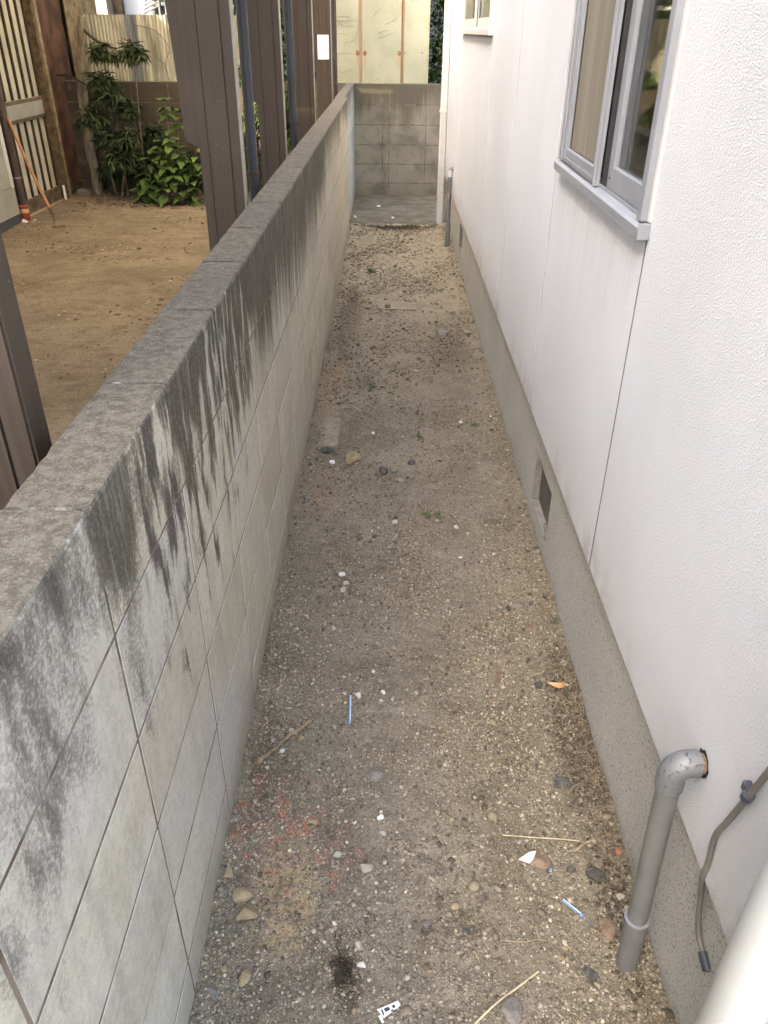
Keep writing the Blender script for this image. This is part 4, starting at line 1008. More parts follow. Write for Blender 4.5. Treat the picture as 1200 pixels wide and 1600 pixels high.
# hydrangea: broad light leaves, each a part
hy = empty('hydrangea', (-2.22, 8.75, 0.03), 'bright green hydrangea with broad leaves in front of the dark wall', 'shrub')
lv = []
for q, (L, W, dr) in enumerate(((0.135, 0.090, 0.35), (0.115, 0.075, 0.5), (0.15, 0.085, 0.25))):
    for ci, c in enumerate(((0.058, 0.102, 0.019), (0.040, 0.074, 0.015), (0.085, 0.14, 0.026))):
        v, f = leaf_mesh(L, W, dr, 0.18, 8, True)
        me = bpy.data.meshes.new('leaf'); me.from_pydata([tuple(p) for p in v], [], [tuple(map(int, k)) for k in f]); me.update(); me.materials.append(M['leaf_attr'])
        ca = me.color_attributes.new('col', 'FLOAT_COLOR', 'POINT'); c4 = np.ones((len(v), 4), np.float32); c4[:, :3] = c; ca.data.foreach_set('color', c4.ravel()); lv.append(me)
rg = np.random.default_rng(11); nleaf = 0
shoots = [(-2.20, 8.62, 0.68), (-2.32, 8.66, 0.60), (-2.12, 8.60, 0.55), (-2.42, 8.64, 0.50), (-2.25, 8.55, 0.50), (-2.05, 8.60, 0.42), (-2.5, 8.62, 0.36), (-2.35, 8.55, 0.38),
          (-2.18, 8.50, 0.36), (-2.0, 8.55, 0.30), (-2.45, 8.52, 0.26), (-2.28, 8.48, 0.24), (-2.10, 8.48, 0.22), (-1.95, 8.62, 0.52), (-2.24, 8.75, 0.96), (-2.12, 8.8, 0.86), (-1.86, 8.6, 0.38), (-2.0, 8.45, 0.18), (-2.55, 8.6, 0.2)]
for s_i, (sx, sy, sz) in enumerate(shoots):
    b = MB(); b.tube(curve([(-2.22 + (sx + 2.22) * 0.2, 8.78, 0.02), (-2.22 + (sx + 2.22) * 0.6, 8.75, sz * 0.6), (sx, sy, sz)], 4), 0.006, 6, r2=0.003); b.build('stem', M['bark'], hy, True)
    for tier in range(3):
        for k in range(4):
            me = lv[rg.integers(9)]; ob = bpy.data.objects.new('leaf', me)
            yaw = k * math.pi / 2 + tier * 0.8 + rg.uniform(-0.3, 0.3) + s_i
            ob.location = (sx + 2.22, sy - 8.75, sz - tier * 0.055 - 0.03); ob.rotation_euler = (rg.uniform(-0.3, 0.3), -0.35 + tier * 0.3 + rg.uniform(-0.2, 0.2), yaw)
            s_ = (0.7, 0.95, 1.05)[tier] * rg.uniform(0.85, 1.1); ob.scale = (s_, s_, s_); link(ob, hy); nleaf += 1

DEEPG = [tuple(q * 0.85 for q in c_) for c_ in LIGHTG]
def bush(name, loc, label, box, n, L, cols, seed, trunk):
    rg = np.random.default_rng(seed); root = empty(name, loc, label, 'tree'); items = []
    x0, x1, y0, y1, z0, z1 = box
    cl = [(rg.uniform(x0, x1), rg.uniform(y0, y1), rg.uniform(z0, z1)) for _ in range(max(6, n // 45))]
    for k in range(n):
        c = cl[rg.integers(len(cl))]; d = rg.normal(size=3) * np.array([0.13, 0.13, 0.12]) * (1 + (x1 - x0) * 0.3)
        items.append((np.array(c) + d, rg.uniform(0, 6.28), rg.uniform(-0.9, 0.5), L * rg.uniform(0.7, 1.3), L * 0.45 * rg.uniform(0.8, 1.2), rg.uniform(0.1, 0.6)))
    V_, F_, C_ = foliage(items, cols, rg)
    ob = big_mesh('crown', V_ - np.array(loc), F_, M['leaf_attr'], C_, root); ob['kind'] = 'stuff'
    b = MB(); b.tube(curve(trunk, 4), 0.03, 8, r2=0.01); b.build('trunk', M['bark'], root, True)
    return root
bush('leafy_tree', (0.75, 10.6, 0), 'sunlit green bush between the cream shed and the white house', (0.40, 1.3, 10.2, 11.0, 0.9, 3.2), 9000, 0.075, DEEPG, 21, [(0.75, 10.6, 0), (0.78, 10.6, 1.2), (0.85, 10.6, 2.6)])
bush('leafy_tree', (-1.35, 10.0, 0), 'green tree seen in the gaps between the brown carport posts', (-1.95, -1.05, 9.75, 10.6, 1.0, 3.2), 7500, 0.075, DEEPG, 22, [(-1.35, 10.0, 0), (-1.3, 10.0, 1.4), (-1.35, 10.0, 2.8)])
whorl_clump('shrub', (-1.2, 9.0, 0.02), 'dark shrub behind the carport posts near the end of the yard', 'shrub',
            [(-1.45, 9.05, 0.75, 0.22), (-1.15, 9.0, 0.65, 0.24), (-1.6, 9.0, 0.42, 0.22), (-0.9, 9.05, 0.6, 0.22), (-1.25, 9.05, 0.95, 0.2), (-1.0, 9.0, 0.95, 0.2), (-1.5, 9.1, 1.15, 0.16)],
            [[(-1.2, 9.1, 0), (-1.2, 9.05, 0.6)], [(-1.25, 9.1, 0), (-1.4, 9.05, 0.7)]], seed=5, n=60, cols=GREEN + LIGHTG[:2])
# thin bare vines on the tin fence
vn = empty('dead_vine', (-2.1, 9.42, 1.05), 'thin leafless vine climbing the tin fence beside first visible post', 'vine')
for s_ in ([(-2.33, 9.425, 1.08), (-2.36, 9.42, 1.25), (-2.30, 9.42, 1.40), (-2.42, 9.42, 1.55), (-2.62, 9.42, 1.60)], [(-2.20, 9.425, 1.1), (-2.22, 9.42, 1.3), (-2.15, 9.42, 1.42), (-2.20, 9.42, 1.6)], [(-2.36, 9.42, 1.25), (-2.45, 9.42, 1.33), (-2.43, 9.42, 1.45)], [(-2.16, 9.41, 1.1), (-2.17, 9.4, 1.2), (-2.26, 9.4, 1.31)]):
    b = MB(); b.tube(curve(s_, 5), 0.004, 6); b.build('stem', M['bark'], vn, True)

# ------------------------------------------------------------------ cream shed beyond the end wall
sh = empty('cream_shed', (-0.1, 9.9, 0), 'cream sheet-metal shed with rusty seams behind the end wall', 'shed')
b = MB(); b.box(-0.606, 0.402, 9.812, 11.4, 0, 2.35); b.build('body', M['cream'], sh)
for (x0, x1) in ((-0.600, -0.334), (-0.316, 0.113), (0.137, 0.398)):
    b = MB(); b.box(x0, x1, 9.792, 9.811, 0.05, 2.30, .004); b.build('door_panel', M['cream'], sh)
b = MB(); b.box(-0.330, -0.320, 9.786, 9.8105, 0.05, 2.30, .002); b.build('seam_post', M['cream'], sh)
b = MB(); b.box(0.118, 0.124, 9.789, 9.8105, 0.05, 2.30, .001); b.build('seam_post', M['rust'], sh)
b = MB(); b.box(0.126, 0.132, 9.786, 9.8105, 0.05, 2.30, .001); b.build('seam_post', M['cream'], sh)
b = MB(); b.box(0.398, 0.410, 9.782, 9.8105, 0.0, 2.35, .002); b.build('edge_trim', M['cream'], sh)
for (hx, r_) in ((-0.357, 0.021), (-0.281, 0.021), (0.092, 0.019)):
    V_ = [(hx, 9.7895, 1.361)]; n_ = 18
    for k in range(n_):
        a_ = 2 * math.pi * k / n_; q = r_ * random.uniform(0.85, 1.12); V_.append((hx + q * math.cos(a_), 9.7915, 1.361 + q * 1.2 * math.sin(a_)))
    for k in range(n_):
        a_ = 2 * math.pi * k / n_; V_.append((hx + 0.4 * r_ * math.cos(a_), 9.7885, 1.361 + 0.4 * r_ * math.sin(a_)))
    F_ = [(1 + k, 1 + (k + 1) % n_, 1 + n_ + (k + 1) % n_, 1 + n_ + k) for k in range(n_)] + [(0, 1 + n_ + k, 1 + n_ + (k + 1) % n_) for k in range(n_)]
    b = MB(); b.add(V_, F_); b.build('rusty_knob', M['rust'], sh)
for hx in (0.150, 0.341):
    b = MB(); b.tube([(hx, 9.7925, 1.368), (hx, 9.787, 1.368)], 0.0065, 8); b.build('screw_head', M['rubber'], sh)
vd = empty('dead_vine', (-0.3, 9.79, 1.1), 'dried vine tendrils stuck to the cream shed doors', 'vine')
Yv = 9.788; plain('dry_tendril', (0.24, 0.21, 0.15), 0.9, var=0.4, sc=60)
for s_ in ([(-0.595, 1.68), (-0.52, 1.70), (-0.45, 1.69), (-0.43, 1.66)], [(-0.595, 1.66), (-0.50, 1.655), (-0.40, 1.66), (-0.345, 1.655)], [(-0.57, 1.655), (-0.50, 1.61), (-0.40, 1.61), (-0.36, 1.61)],
           [(-0.345, 1.83), (-0.345, 1.7), (-0.36, 1.55), (-0.41, 1.47), (-0.48, 1.46), (-0.50, 1.41), (-0.47, 1.38)], [(-0.59, 1.54), (-0.52, 1.54), (-0.46, 1.53)], [(-0.58, 1.355), (-0.50, 1.365), (-0.42, 1.355)],
           [(-0.58, 1.19), (-0.50, 1.18), (-0.42, 1.21), (-0.38, 1.215)], [(-0.14, 1.54), (-0.06, 1.57), (0.0, 1.58)], [(-0.13, 1.50), (-0.04, 1.53), (0.05, 1.555)], [(-0.19, 1.70), (-0.15, 1.74), (-0.10, 1.76)], [(-0.06, 1.63), (0.03, 1.66), (0.07, 1.69)],
           [(0.21, 1.82), (0.26, 1.845), (0.31, 1.83)], [(-0.16, 1.12), (-0.13, 1.11), (-0.10, 1.07)]):
    b = MB(); b.tube(curve([(x_, Yv + 0.001, z_ + 0.004 * math.sin(40 * x_)) for x_, z_ in s_], 4), 0.0019, 5, r2=0.0007); b.build('tendril', M['dry_tendril'], vd, True)

# ------------------------------------------------------------------ houses beyond, added sun blocker behind
bh = empty('taupe_house', (-4.4, 14, 0), 'taupe rendered house wall beyond the tin fence', 'building')
b = MB(); b.box(-9.0, -4.16, 13.6, 20, 0, 6.0); b.build('wall', M['taupe_render'], bh)
for xx in (-4.78, -4.66, -4.52): b = MB(); b.box(xx, xx + 0.012, 13.588, 13.599, 0, 6.0); b.build('conduit', M['white_render'], bh)
b = MB(); b.box(-9.2, -4.0, 13.3, 20.2, 6.001, 6.2); b.build('roof', M['roof_tile'], bh)
wh = empty('white_house', (-3.2, 15, 0), 'white house with a small barred window beyond the tin fence', 'building')
b = MB(); b.box(-4.02, -2.25, 14.0, 20, 0, 6.2); b.build('wall', M['white_render'], wh)
b = MB(); b.box(-4.15, -4.03, 13.9, 14.1, 0, 6.2); b.build('corner_post', M['old_wood'], wh)
b = MB(); frame_ring(b, 0, 1, 0, 1, 0, 1, .1); 
b = MB(); b.box(-3.58, -2.6, 13.985, 13.999, 1.70, 2.9); w3 = b.build('window', M['glass'], wh)
b = MB()
b.box(-3.60, -3.56, 13.96, 13.984, 1.66, 2.94); b.box(-3.56, -2.6, 13.96, 13.984, 1.86, 1.90); b.box(-3.40, -3.36, 13.96, 13.984, 1.66, 1.859); b.box(-3.40, -3.36, 13.96, 13.984, 1.901, 2.94)
b.build('frame', M['aluminium_far'], w3)
b = MB()
for q in range(4): b.tube([(-3.70 + 0.01 * q, 13.9, 1.76 + 0.05 * q), (-3.45, 13.9, 1.86 + 0.06 * q)], 0.012, 6)
b.tube([(-3.46, 13.9, 1.65), (-3.46, 13.9, 2.4)], 0.025, 6); b.build('bracket', M['slate_pipe'], w3)
b = MB(); b.box(-4.3, -2.1, 13.8, 20.3, 6.201, 6.4); b.build('roof', M['roof_tile'], wh)
gh = empty('grey_house', (1.5, 13.5, 0), 'dark grey-blue house wall glimpsed behind the green bush', 'building')
plain('slate_cladding', (0.012, 0.015, 0.018), 0.9, spec=0.1)
for q in range(16): b = MB(); b.box(-2.2, 5.0, 13.0 + 0.004 * (q % 2), 18.0, 0.25 * q, 0.25 * q + 0.245, .003); b.build('cladding_board', M['slate_cladding'], gh)
b = MB(); b.box(-2.05, 5.2, 12.8, 18.2, 4.0, 4.15); b.build('roof', M['roof_tile'], gh)
rh = empty('sun_block_house', (-6, -2, 0), 'unseen two-storey house added at left behind camera to block sun', 'building')  # unseen mass, added to keep the sun off the near passage
b = MB(); b.box(-9.0, -3.6, -8.0, 1.5, 0, 7.2); b.build('wall', M['taupe_render'], rh)
b = MB(); b.box(-9.3, -3.4, -8.3, 1.7, 7.201, 7.4); b.build('roof', M['roof_tile'], rh)
b = MB(); b.box(-12, 14, -7.0, -0.62, -0.11, 0.0, .01)
plain('pavement_concrete', (0.34, 0.33, 0.31), 0.9); o = b.build('pavement', M['pavement_concrete']); tag(o, kind='structure')

# ------------------------------------------------------------------ gravel
import bmesh
def ico(subd):
    bm = bmesh.new(); bmesh.ops.create_icosphere(bm, subdivisions=subd, radius=1.0)
    v = np.array([p.co[:] for p in bm.verts]); f = np.array([[q.index for q in p.verts] for p in bm.faces]); bm.free(); return v, f
ICO_V, ICO_F = ico(1)
OCT_V = np.array([(1, 0, 0), (0, 1, 0), (-1, 0, 0), (0, -1, 0), (0, 0, 1), (0, 0, -1)], float)
OCT_F = np.array([(0, 1, 4), (1, 2, 4), (2, 3, 4), (3, 0, 4), (1, 0, 5), (2, 1, 5), (3, 2, 5), (0, 3, 5)])
PAL = np.array([(0.34, 0.31, 0.26), (0.44, 0.41, 0.36), (0.55, 0.52, 0.47), (0.26, 0.225, 0.18), (0.19, 0.165, 0.135), (0.30, 0.24, 0.17), (0.12, 0.11, 0.10), (0.52, 0.49, 0.43), (0.23, 0.20, 0.165)])
PAL = PAL * np.array([0.92, 0.86, 0.70])
PW = np.array([0.19, 0.14, 0.07, 0.19, 0.14, 0.08, 0.05, 0.025, 0.115]); PW /= PW.sum()
def scatter(name, n, sampler, size, tv, tf, seed, zf, cols=None, cw=None, sink=0.25, flat=(0.5, 0.9), label=None, m='pebble'):
    rg = np.random.default_rng(seed); x, y = sampler(rg, n); n = len(x)
    s = size(rg, n); k = len(tv)
    sc = np.stack([s * rg.uniform(0.75, 1.25, n), s * rg.uniform(0.75, 1.25, n), s * rg.uniform(*flat, n)], 1)
    v = tv[None] * (1 + rg.uniform(-0.22, 0.22, (n, k, 1))) * sc[:, None, :]
    a = rg.uniform(0, 6.283, n); ca, sa = np.cos(a)[:, None], np.sin(a)[:, None]
    X = v[:, :, 0] * ca - v[:, :, 1] * sa + x[:, None]; Y = v[:, :, 0] * sa + v[:, :, 1] * ca + y[:, None]
    tl = rg.uniform(-0.4, 0.4, n)[:, None]; Z = v[:, :, 2] + tl * v[:, :, 0] + zf(x, y)[:, None] + (sc[:, 2] * (1 - 2 * sink))[:, None]
    V_ = np.stack([X, Y, Z], 2).reshape(-1, 3); F_ = (tf[None] + (np.arange(n) * k)[:, None, None]).reshape(-1, 3)
    P_ = PAL if cols is None else cols; W_ = PW if cw is None else cw
    c = P_[rg.choice(len(P_), n, p=W_)] * rg.uniform(0.8, 1.2, (n, 1)); C_ = np.repeat(c, k, 0)
    ob = big_mesh(name, V_, F_, M[m], C_); return tag(ob, label, kind='stuff')
def dens(x, y):
    d = fbm(x * 3.0, y * 2.2, 41, 4); d2 = fbm(x * 11, y * 9, 45, 3)
    r = np.clip((d - 0.44) * 5, 0.0, 1) * 0.80 + np.clip((d2 - 0.5) * 4, 0, 1) * 0.35 + 0.04
    r = r + 0.5 * np.clip((x - 0.24) / 0.2, 0, 1) * np.clip((4.2 - y) / 2, 0, 1) + 0.3 * np.clip((-0.15 - x) / 0.15, 0, 1) * (y < 2.4)
    bare = np.exp(-(((x - 0.10) / 0.10) ** 2)) * np.clip(fbm(x * 2, y * 1.1, 77, 2) * 2 - 0.5, 0, 1)
    return np.clip(r * (1 - 0.75 * bare), 0, 1)
def samp(y0, y1, pw=1.0, dn=dens):
    def f(rg, n):
        x = rg.uniform(-0.35, 0.535, n * 3); y = y0 + (y1 - y0) * rg.uniform(0, 1, n * 3) ** pw
        keep = rg.uniform(0, 1, n * 3) < dn(x, y); x = x[keep][:n]; y = y[keep][:n]; return x, y
    return f
def lognorm(med, sg, mx): return lambda rg, n: np.minimum(med * np.exp(rg.normal(0, sg, n)), mx)
scatter('gravel', 33000, samp(0.5, 2.4, 1.2), lognorm(0.0019, 0.38, 0.006), ICO_V, ICO_F, 1, ghz, label='fine pale gravel on the near soil of passage')
scatter('gravel', 34000, samp(0.5, 5.2, 1.1), lognorm(0.0016, 0.30, 0.0035), OCT_V, OCT_F, 2, ghz, label='tiny grit mixed in the passage soil')
scatter('gravel', 1100, samp(0.5, 4.0), lognorm(0.0040, 0.30, 0.008), ICO_V, ICO_F, 3, ghz, label='coarser pebbles scattered over the passage soil')
scatter('soil_crumbs', 26000, samp(0.5, 3.6, 1.15, lambda x, y: np.clip((fbm(x * 7, y * 5, 63, 3) - 0.40) * 4, 0.05, 1)), lognorm(0.0022, 0.42, 0.006), ICO_V, ICO_F, 14, ghz, np.array([(0.20, 0.168, 0.118), (0.26, 0.222, 0.16), (0.14, 0.115, 0.08), (0.31, 0.27, 0.20), (0.085, 0.07, 0.048)]), np.array([.3, .25, .2, .15, .1]), sink=0.3, flat=(0.4, 0.8), label='fine crumbly earth over the near soil of passage')
clod_c = np.array([(0.16, 0.13, 0.082), (0.205, 0.168, 0.108), (0.095, 0.077, 0.050), (0.25, 0.205, 0.132)]); clod_w = np.array([0.35, 0.3, 0.2, 0.15])
def dclod(x, y):
    r = np.clip((fbm(x * 4, y * 3, 61, 3) - 0.42) * 4, 0.03, 1); return np.clip(r * (0.35 + 0.65 * np.clip((y - 2.6) / 1.2, 0, 1)) + 0.5 * np.clip((x - 0.47) / 0.05, 0, 1), 0, 1)
scatter('soil_clods', 17000, samp(0.6, 7.65, 1.0, dclod), lognorm(0.0036, 0.50, 0.013), ICO_V, ICO_F, 4, ghz, clod_c, clod_w, sink=0.3, flat=(0.35, 0.7), label='crumbly lumps of soil along the passage')
def sdark(rg, n):
    q = rg.integers(0, 4, n); cx = np.array([0.50, 0.36, -0.27, 0.49])[q]; cy = np.array([1.42, 4.35, 4.9, 0.98])[q]; sx = np.array([0.028, 0.07, 0.05, 0.02])[q]; sy = np.array([0.17, 0.22, 0.4, 0.10])[q]
    x = np.clip(rg.normal(cx, sx), -0.34, 0.532); return x, np.clip(rg.normal(cy, sy), 0.6, 7.4)
scatter('dark_crumbs', 3400, sdark, lognorm(0.0027, 0.45, 0.009), ICO_V, ICO_F, 15, ghz, np.array([(0.07, 0.055, 0.038), (0.11, 0.088, 0.06), (0.045, 0.037, 0.027), (0.19, 0.16, 0.11)]), np.array([.35, .3, .2, .15]), sink=0.3, flat=(0.4, 0.8), label='dark mouldy crumbs beside the foundation')
# coral pink grit patch
def dpink(x, y):
    r = np.zeros_like(x)
    for (px, py, rx, ry) in ((400, 1225, .035, .05), (435, 1260, .05, .06), (370, 1262, .03, .04), (470, 1290, .06, .05), (510, 1330, .07, .06), (380, 1310, .04, .05), (500, 1380, .05, .05), (455, 1340, .07, .09)):
        ax, ay = at(px, py); r += np.exp(-((x - ax) / rx) ** 2 - ((y - ay) / ry) ** 2)
    return np.clip(r * 0.6 * np.clip(fbm(x * 30, y * 28, 88, 2) * 3 - 1, 0, 1), 0, 1)
def spink(rg, n):
    x = rg.uniform(-0.345, -0.03, n * 10); y = rg.uniform(0.85, 1.5, n * 10); k = rg.uniform(0, 1, n * 10) < dpink(x, y); return x[k][:n], y[k][:n]
pink = np.array([(0.38, 0.155, 0.09), (0.42, 0.21, 0.135), (0.28, 0.11, 0.07), (0.42, 0.27, 0.19)])
scatter('pink_grit', 2300, spink, lognorm(0.0016, 0.35, 0.0035), ICO_V, ICO_F, 5, ghz, pink, np.array([.35, .3, .2, .15]), label='coral pink grit spilled beside the block wall')
# dead leaves and crumbs on the yard ground
def syard(rg, n):
    x = rg.uniform(-3.3, -0.5, n * 4); y = rg.uniform(1.2, 9.2, n * 4)
    d = np.clip((fbm(x * 2, y * 2, 91, 3) - 0.5) * 5, 0.03, 1); d = np.maximum(d, np.exp(-((x + 1.3) / .45) ** 2 - ((y - 5.3) / .5) ** 2)); d = np.maximum(d, (y > 8.3) * 0.8)
    k = rg.uniform(0, 1, n * 4) < d; return x[k][:n], y[k][:n]
yz = lambda x, y: 0.03 + (fbm(x * 1.3, y * 1.3, 31, 4) - 0.5) * 0.05
scatter('yard_litter', 5000, syard, lognorm(0.0055, 0.5, 0.02), ICO_V, ICO_F, 6, yz, np.array([(0.11, 0.075, 0.045), (0.25, 0.17, 0.10), (0.07, 0.05, 0.035), (0.38, 0.30, 0.20)]), np.array([.35, .3, .2, .15]), sink=0.3, flat=(0.15, 0.5), label='crumbs and leaf bits on the yard soil')
scatter('yard_litter', 500, lambda rg, n: (rg.uniform(-3.2, -1.6, n), rg.uniform(8.3, 9.2, n)), lognorm(0.016, 0.4, 0.04), ICO_V, ICO_F, 7, yz, np.array([(0.16, 0.10, 0.06), (0.25, 0.17, 0.10), (0.09, 0.06, 0.04)]), np.array([.4, .3, .3]), sink=0.3, flat=(0.1, 0.3), label='dry fallen leaves under the yard shrubs')

# dry rootlets and dead weeds
def rootlets(name, n, sampler, L, r, cols, label, seed, lift=0.004, curl=0.8):
    rg = np.random.default_rng(seed); VV = []; FF = []; CC = []; k0 = 0
    xs_, ys_ = sampler(rg, n)
    for x, y in zip(xs_, ys_):
        a = rg.uniform(0, 6.28); l = L * rg.uniform(0.4, 1.4); p = np.array([x, y]); pts = []
        m = 6
        for i in range(m):
            pts.append((p[0], p[1])); a += rg.normal(0, curl * 0.5); p = p + np.array([math.cos(a), math.sin(a)]) * l / m
        P_ = np.array(pts); P_[:, 0] = np.clip(P_[:, 0], -0.345, 0.531); z = ghz(P_[:, 0], P_[:, 1]) + lift * rg.uniform(0.2, 1.6) * np.sin(np.linspace(0.2, 2.9, m)) + r
        for i in range(m):
            d = P_[min(i + 1, m - 1)] - P_[max(i - 1, 0)]; d = d / (np.linalg.norm(d) + 1e-9); s_ = np.array([-d[1], d[0]]); rr = r * (1 - 0.6 * i / m)
            VV += [(P_[i, 0] + s_[0] * rr, P_[i, 1] + s_[1] * rr, z[i]), (P_[i, 0] - s_[0] * rr, P_[i, 1] - s_[1] * rr, z[i]), (P_[i, 0], P_[i, 1], z[i] + rr * 1.6)]
        c = np.array(cols[rg.integers(len(cols))]) * rg.uniform(0.8, 1.2); CC += [c] * (3 * m)
        for i in range(m - 1):
            for (u, w_) in ((0, 1), (1, 2), (2, 0)): q = k0 + 3 * i; FF.append((q + u, q + w_, q + 3 + w_, q + 3 + u))
        k0 += 3 * m
    ob = big_mesh(name, np.array(VV), np.array(FF), M['straw_attr'], np.array(CC)); return tag(ob, label, kind='stuff')
SC = [(0.30, 0.24, 0.16), (0.20, 0.155, 0.10), (0.12, 0.09, 0.06), (0.36, 0.30, 0.21)]
def edge_r(rg, n):
    y = np.concatenate([rg.uniform(1.05, 1.75, 2 * n // 3), rg.uniform(0.9, 7.5, n - 2 * n // 3)]); x = 0.53 - np.abs(rg.normal(0, 0.035, n)); return x, y
rootlets('dead_weeds', 900, edge_r, 0.05, 0.0008, SC, 'dry matted weeds along the foundation', 31, 0.010)
rootlets('rootlets', 420, samp(0.6, 7.5, 1.0, lambda x, y: np.full_like(x, 0.5)), 0.045, 0.0007, SC, 'loose dry rootlets on the passage soil', 32)
rootlets('dead_weeds', 420, lambda rg, n: (rg.normal(0.07, 0.11, n), 7.60 - np.abs(rg.normal(0, 0.06, n))), 0.06, 0.0016, [(0.07, 0.065, 0.03), (0.12, 0.10, 0.055), (0.05, 0.05, 0.03)], 'dark dead weeds at the front edge of slab', 33, 0.02)
rootlets('dead_weeds', 220, lambda rg, n: (rg.uniform(-0.34, 0.45, n), 7.66 - np.abs(rg.normal(0, 0.03, n))), 0.05, 0.0014, [(0.10, 0.09, 0.05), (0.14, 0.12, 0.05)], 'thin line of weeds in front of slab', 34, 0.012)
ax, ay = at(535, 1512)
rootlets('dead_moss', 170, lambda rg, n: (rg.normal(ax, 0.009, n), rg.normal(ay, 0.019, n)), 0.016, 0.0012, [(0.06, 0.046, 0.03), (0.09, 0.07, 0.045), (0.04, 0.032, 0.022)], 'black clump of dead moss near the camera', 35, 0.008)

# ------------------------------------------------------------------ single stones
def pz(x, y): return float(ghz(np.array([x]), np.array([y]))[0])
def ppm(px, py):                                      # metres per photo pixel, across, at the soil
    x0, y0 = at(px, py); x1, y1 = at(px + 1, py); return math.hypot(x1 - x0, y1 - y0)
def vpm(px, py):
    x0, y0 = at(px, py); x1, y1 = at(px, py + 1); return abs(y1 - y0)
seed_ = [500]
def stone(px, py, w_, h_, m, label, name='stone', cat='stone', flat=0.45, rot=0.0, sink=0.3, sub_=2):
    x, y = at(px, py); seed_[0] += 1
    dx = w_ * ppm(px, py) / 2 * 1.12; dy = h_ * vpm(px, py) / 2 * 1.05; dz = flat * min(dx, dy) * 1.3 if min(dx, dy) > 0.001 else 0.002
    dy = max(min(dy, dx * 1.6), dx * 0.45); dz = min(dz, 0.6 * min(dx, dy))
    ob = rag(x, y, pz(x, y) + dz * (1 - 2 * sink), dx, dy, dz, seed_[0], M[m], None, name, sub_, rot)
    return tag(ob, label, cat)
stone(803, 1583, 44, 52, 'rock_grey', 'grey angular rock at the very bottom edge of photo', flat=0.6, rot=0.5)
stone(846, 1341, 34, 32, 'rock_brown', 'flat brown-grey stone touching the white plastic scrap', rot=0.4)
stone(928, 1364, 30, 32, 'rock_dark', 'dark grey stone left of the drain pipe coupling', flat=0.6)
stone(943, 1371, 13, 10, 'rock_dark', 'small black chip beside the dark grey stone near foundation')
stone(893, 1355, 15, 13, 'rock_dark', 'small bluish-black stone between two larger dark stones')
stone(949, 1448, 27, 40, 'rock_brown', 'rust-brown and grey stone beside the drain pipe foot', flat=0.6, rot=0.2)
stone(972, 1401, 17, 16, 'rock_pale', 'beige pebble touching the drain pipe coupling', flat=0.7)
stone(918, 1442, 16, 16, 'rock_grey', 'small grey stone left of the rust-brown stone')
stone(922, 1518, 28, 22, 'rock_dark', 'blue-grey shard below the drain pipe foot', flat=0.5, rot=-0.6)
stone(711, 1414, 15, 14, 'rock_yellow', 'cream chip alone on bare soil right of centre', flat=0.5)
stone(757, 1399, 10, 11, 'rock_dark', 'tiny round dark stone right of cream chip')
stone(728, 1452, 17, 11, 'rock_dark', 'dark splinter below the cream chip', flat=0.4, rot=-0.3)
stone(667, 1442, 17, 17, 'rock_grey', 'dull grey lump left of the cream chip')
stone(572, 1357, 23, 21, 'rock_pale', 'pale notched stone in the lower middle', flat=0.7)
stone(526, 1335, 14, 13, 'rock_pale', 'pale stone up and left of the pale notched stone', flat=0.7)
stone(562, 1476, 17, 20, 'rock_pale', 'long cream stone above the white chip by dead moss', flat=0.6, rot=0.3)
stone(564, 1506, 18, 14, 'rock_white', 'white chip just right of the black dead moss', flat=0.5)
stone(571, 1425, 11, 12, 'rock_grey', 'grey pebble between the pale notched stone and long cream stone')
stone(516, 1430, 11, 12, 'rock_grey', 'grey-beige pebble lower left of the pale notched stone')
stone(381, 1398, 40, 34, 'rock_yellow', 'larger yellow clod near the wall at lower left', 'clod', 'clod', flat=0.7, sub_=3)
stone(384, 1428, 36, 32, 'rock_yellow', 'cracked yellow clod just below the larger yellow clod', 'clod', 'clod', flat=0.6, sub_=3)
stone(358, 1364, 18, 24, 'rock_yellow', 'small yellow clod against the wall foot', 'clod', 'clod', flat=0.6)
stone(381, 1524, 18, 42, 'rock_yellow', 'upright yellow shard near the bottom of the wall', 'stone', 'stone', flat=0.9, rot=-0.15)
stone(330, 1551, 34, 24, 'rock_grey', 'flat grey slab fragment at the wall foot, lowest left', flat=0.35, rot=-0.5)
stone(355, 1546, 13, 10, 'rock_grey', 'small grey pebble beside the flat grey slab fragment')
stone(350, 1512, 13, 15, 'rock_yellow', 'tan pebble left of the upright yellow shard')
stone(340, 1436, 12, 13, 'rock_grey', 'grey lump at wall foot left of the cracked yellow clod')
stone(560, 1085, 10, 14, 'rock_white', 'white pebble right of the upright blue stick', flat=0.7)
stone(599, 1079, 9, 7, 'rock_white', 'small white pebble right of the larger white pebble by the blue stick')
stone(613, 1091, 8, 9, 'rock_pale', 'round beige pebble at end of the pebble row by the blue stick')
stone(455, 1139, 10, 9, 'rock_pale', 'tan pebble touching the top of the broken stick', flat=0.8)
stone(470, 1152, 12, 10, 'rock_yellow', 'yellow pebble below the broken stick', flat=0.7)
stone(440, 1167, 10, 9, 'rock_white', 'white pebble against underside of the broken stick')
stone(380, 1261, 11, 13, 'rock_yellow', 'round yellow pebble on the pink grit by wall')
stone(487, 1284, 17, 12, 'rock_yellow', 'oval tan pebble at right of the pink grit', flat=0.6)
stone(595, 1281, 13, 11, 'rock_white', 'white pebble in the centre above a grey one')
stone(600, 1303, 14, 10, 'rock_pale', 'pale grey pebble below the central white pebble')
stone(587, 1207, 30, 26, 'rock_grey', 'grey angular stone in middle of the near soil', flat=0.5, rot=0.5)
stone(535, 890, 12, 9, 'rock_white', 'topmost cream pebble of the small pebble line', flat=0.8)
stone(541, 904, 11, 8, 'rock_pale', 'second pebble down in the small pebble line')
stone(537, 915, 12, 8, 'rock_pale', 'third pebble down in the small pebble line')
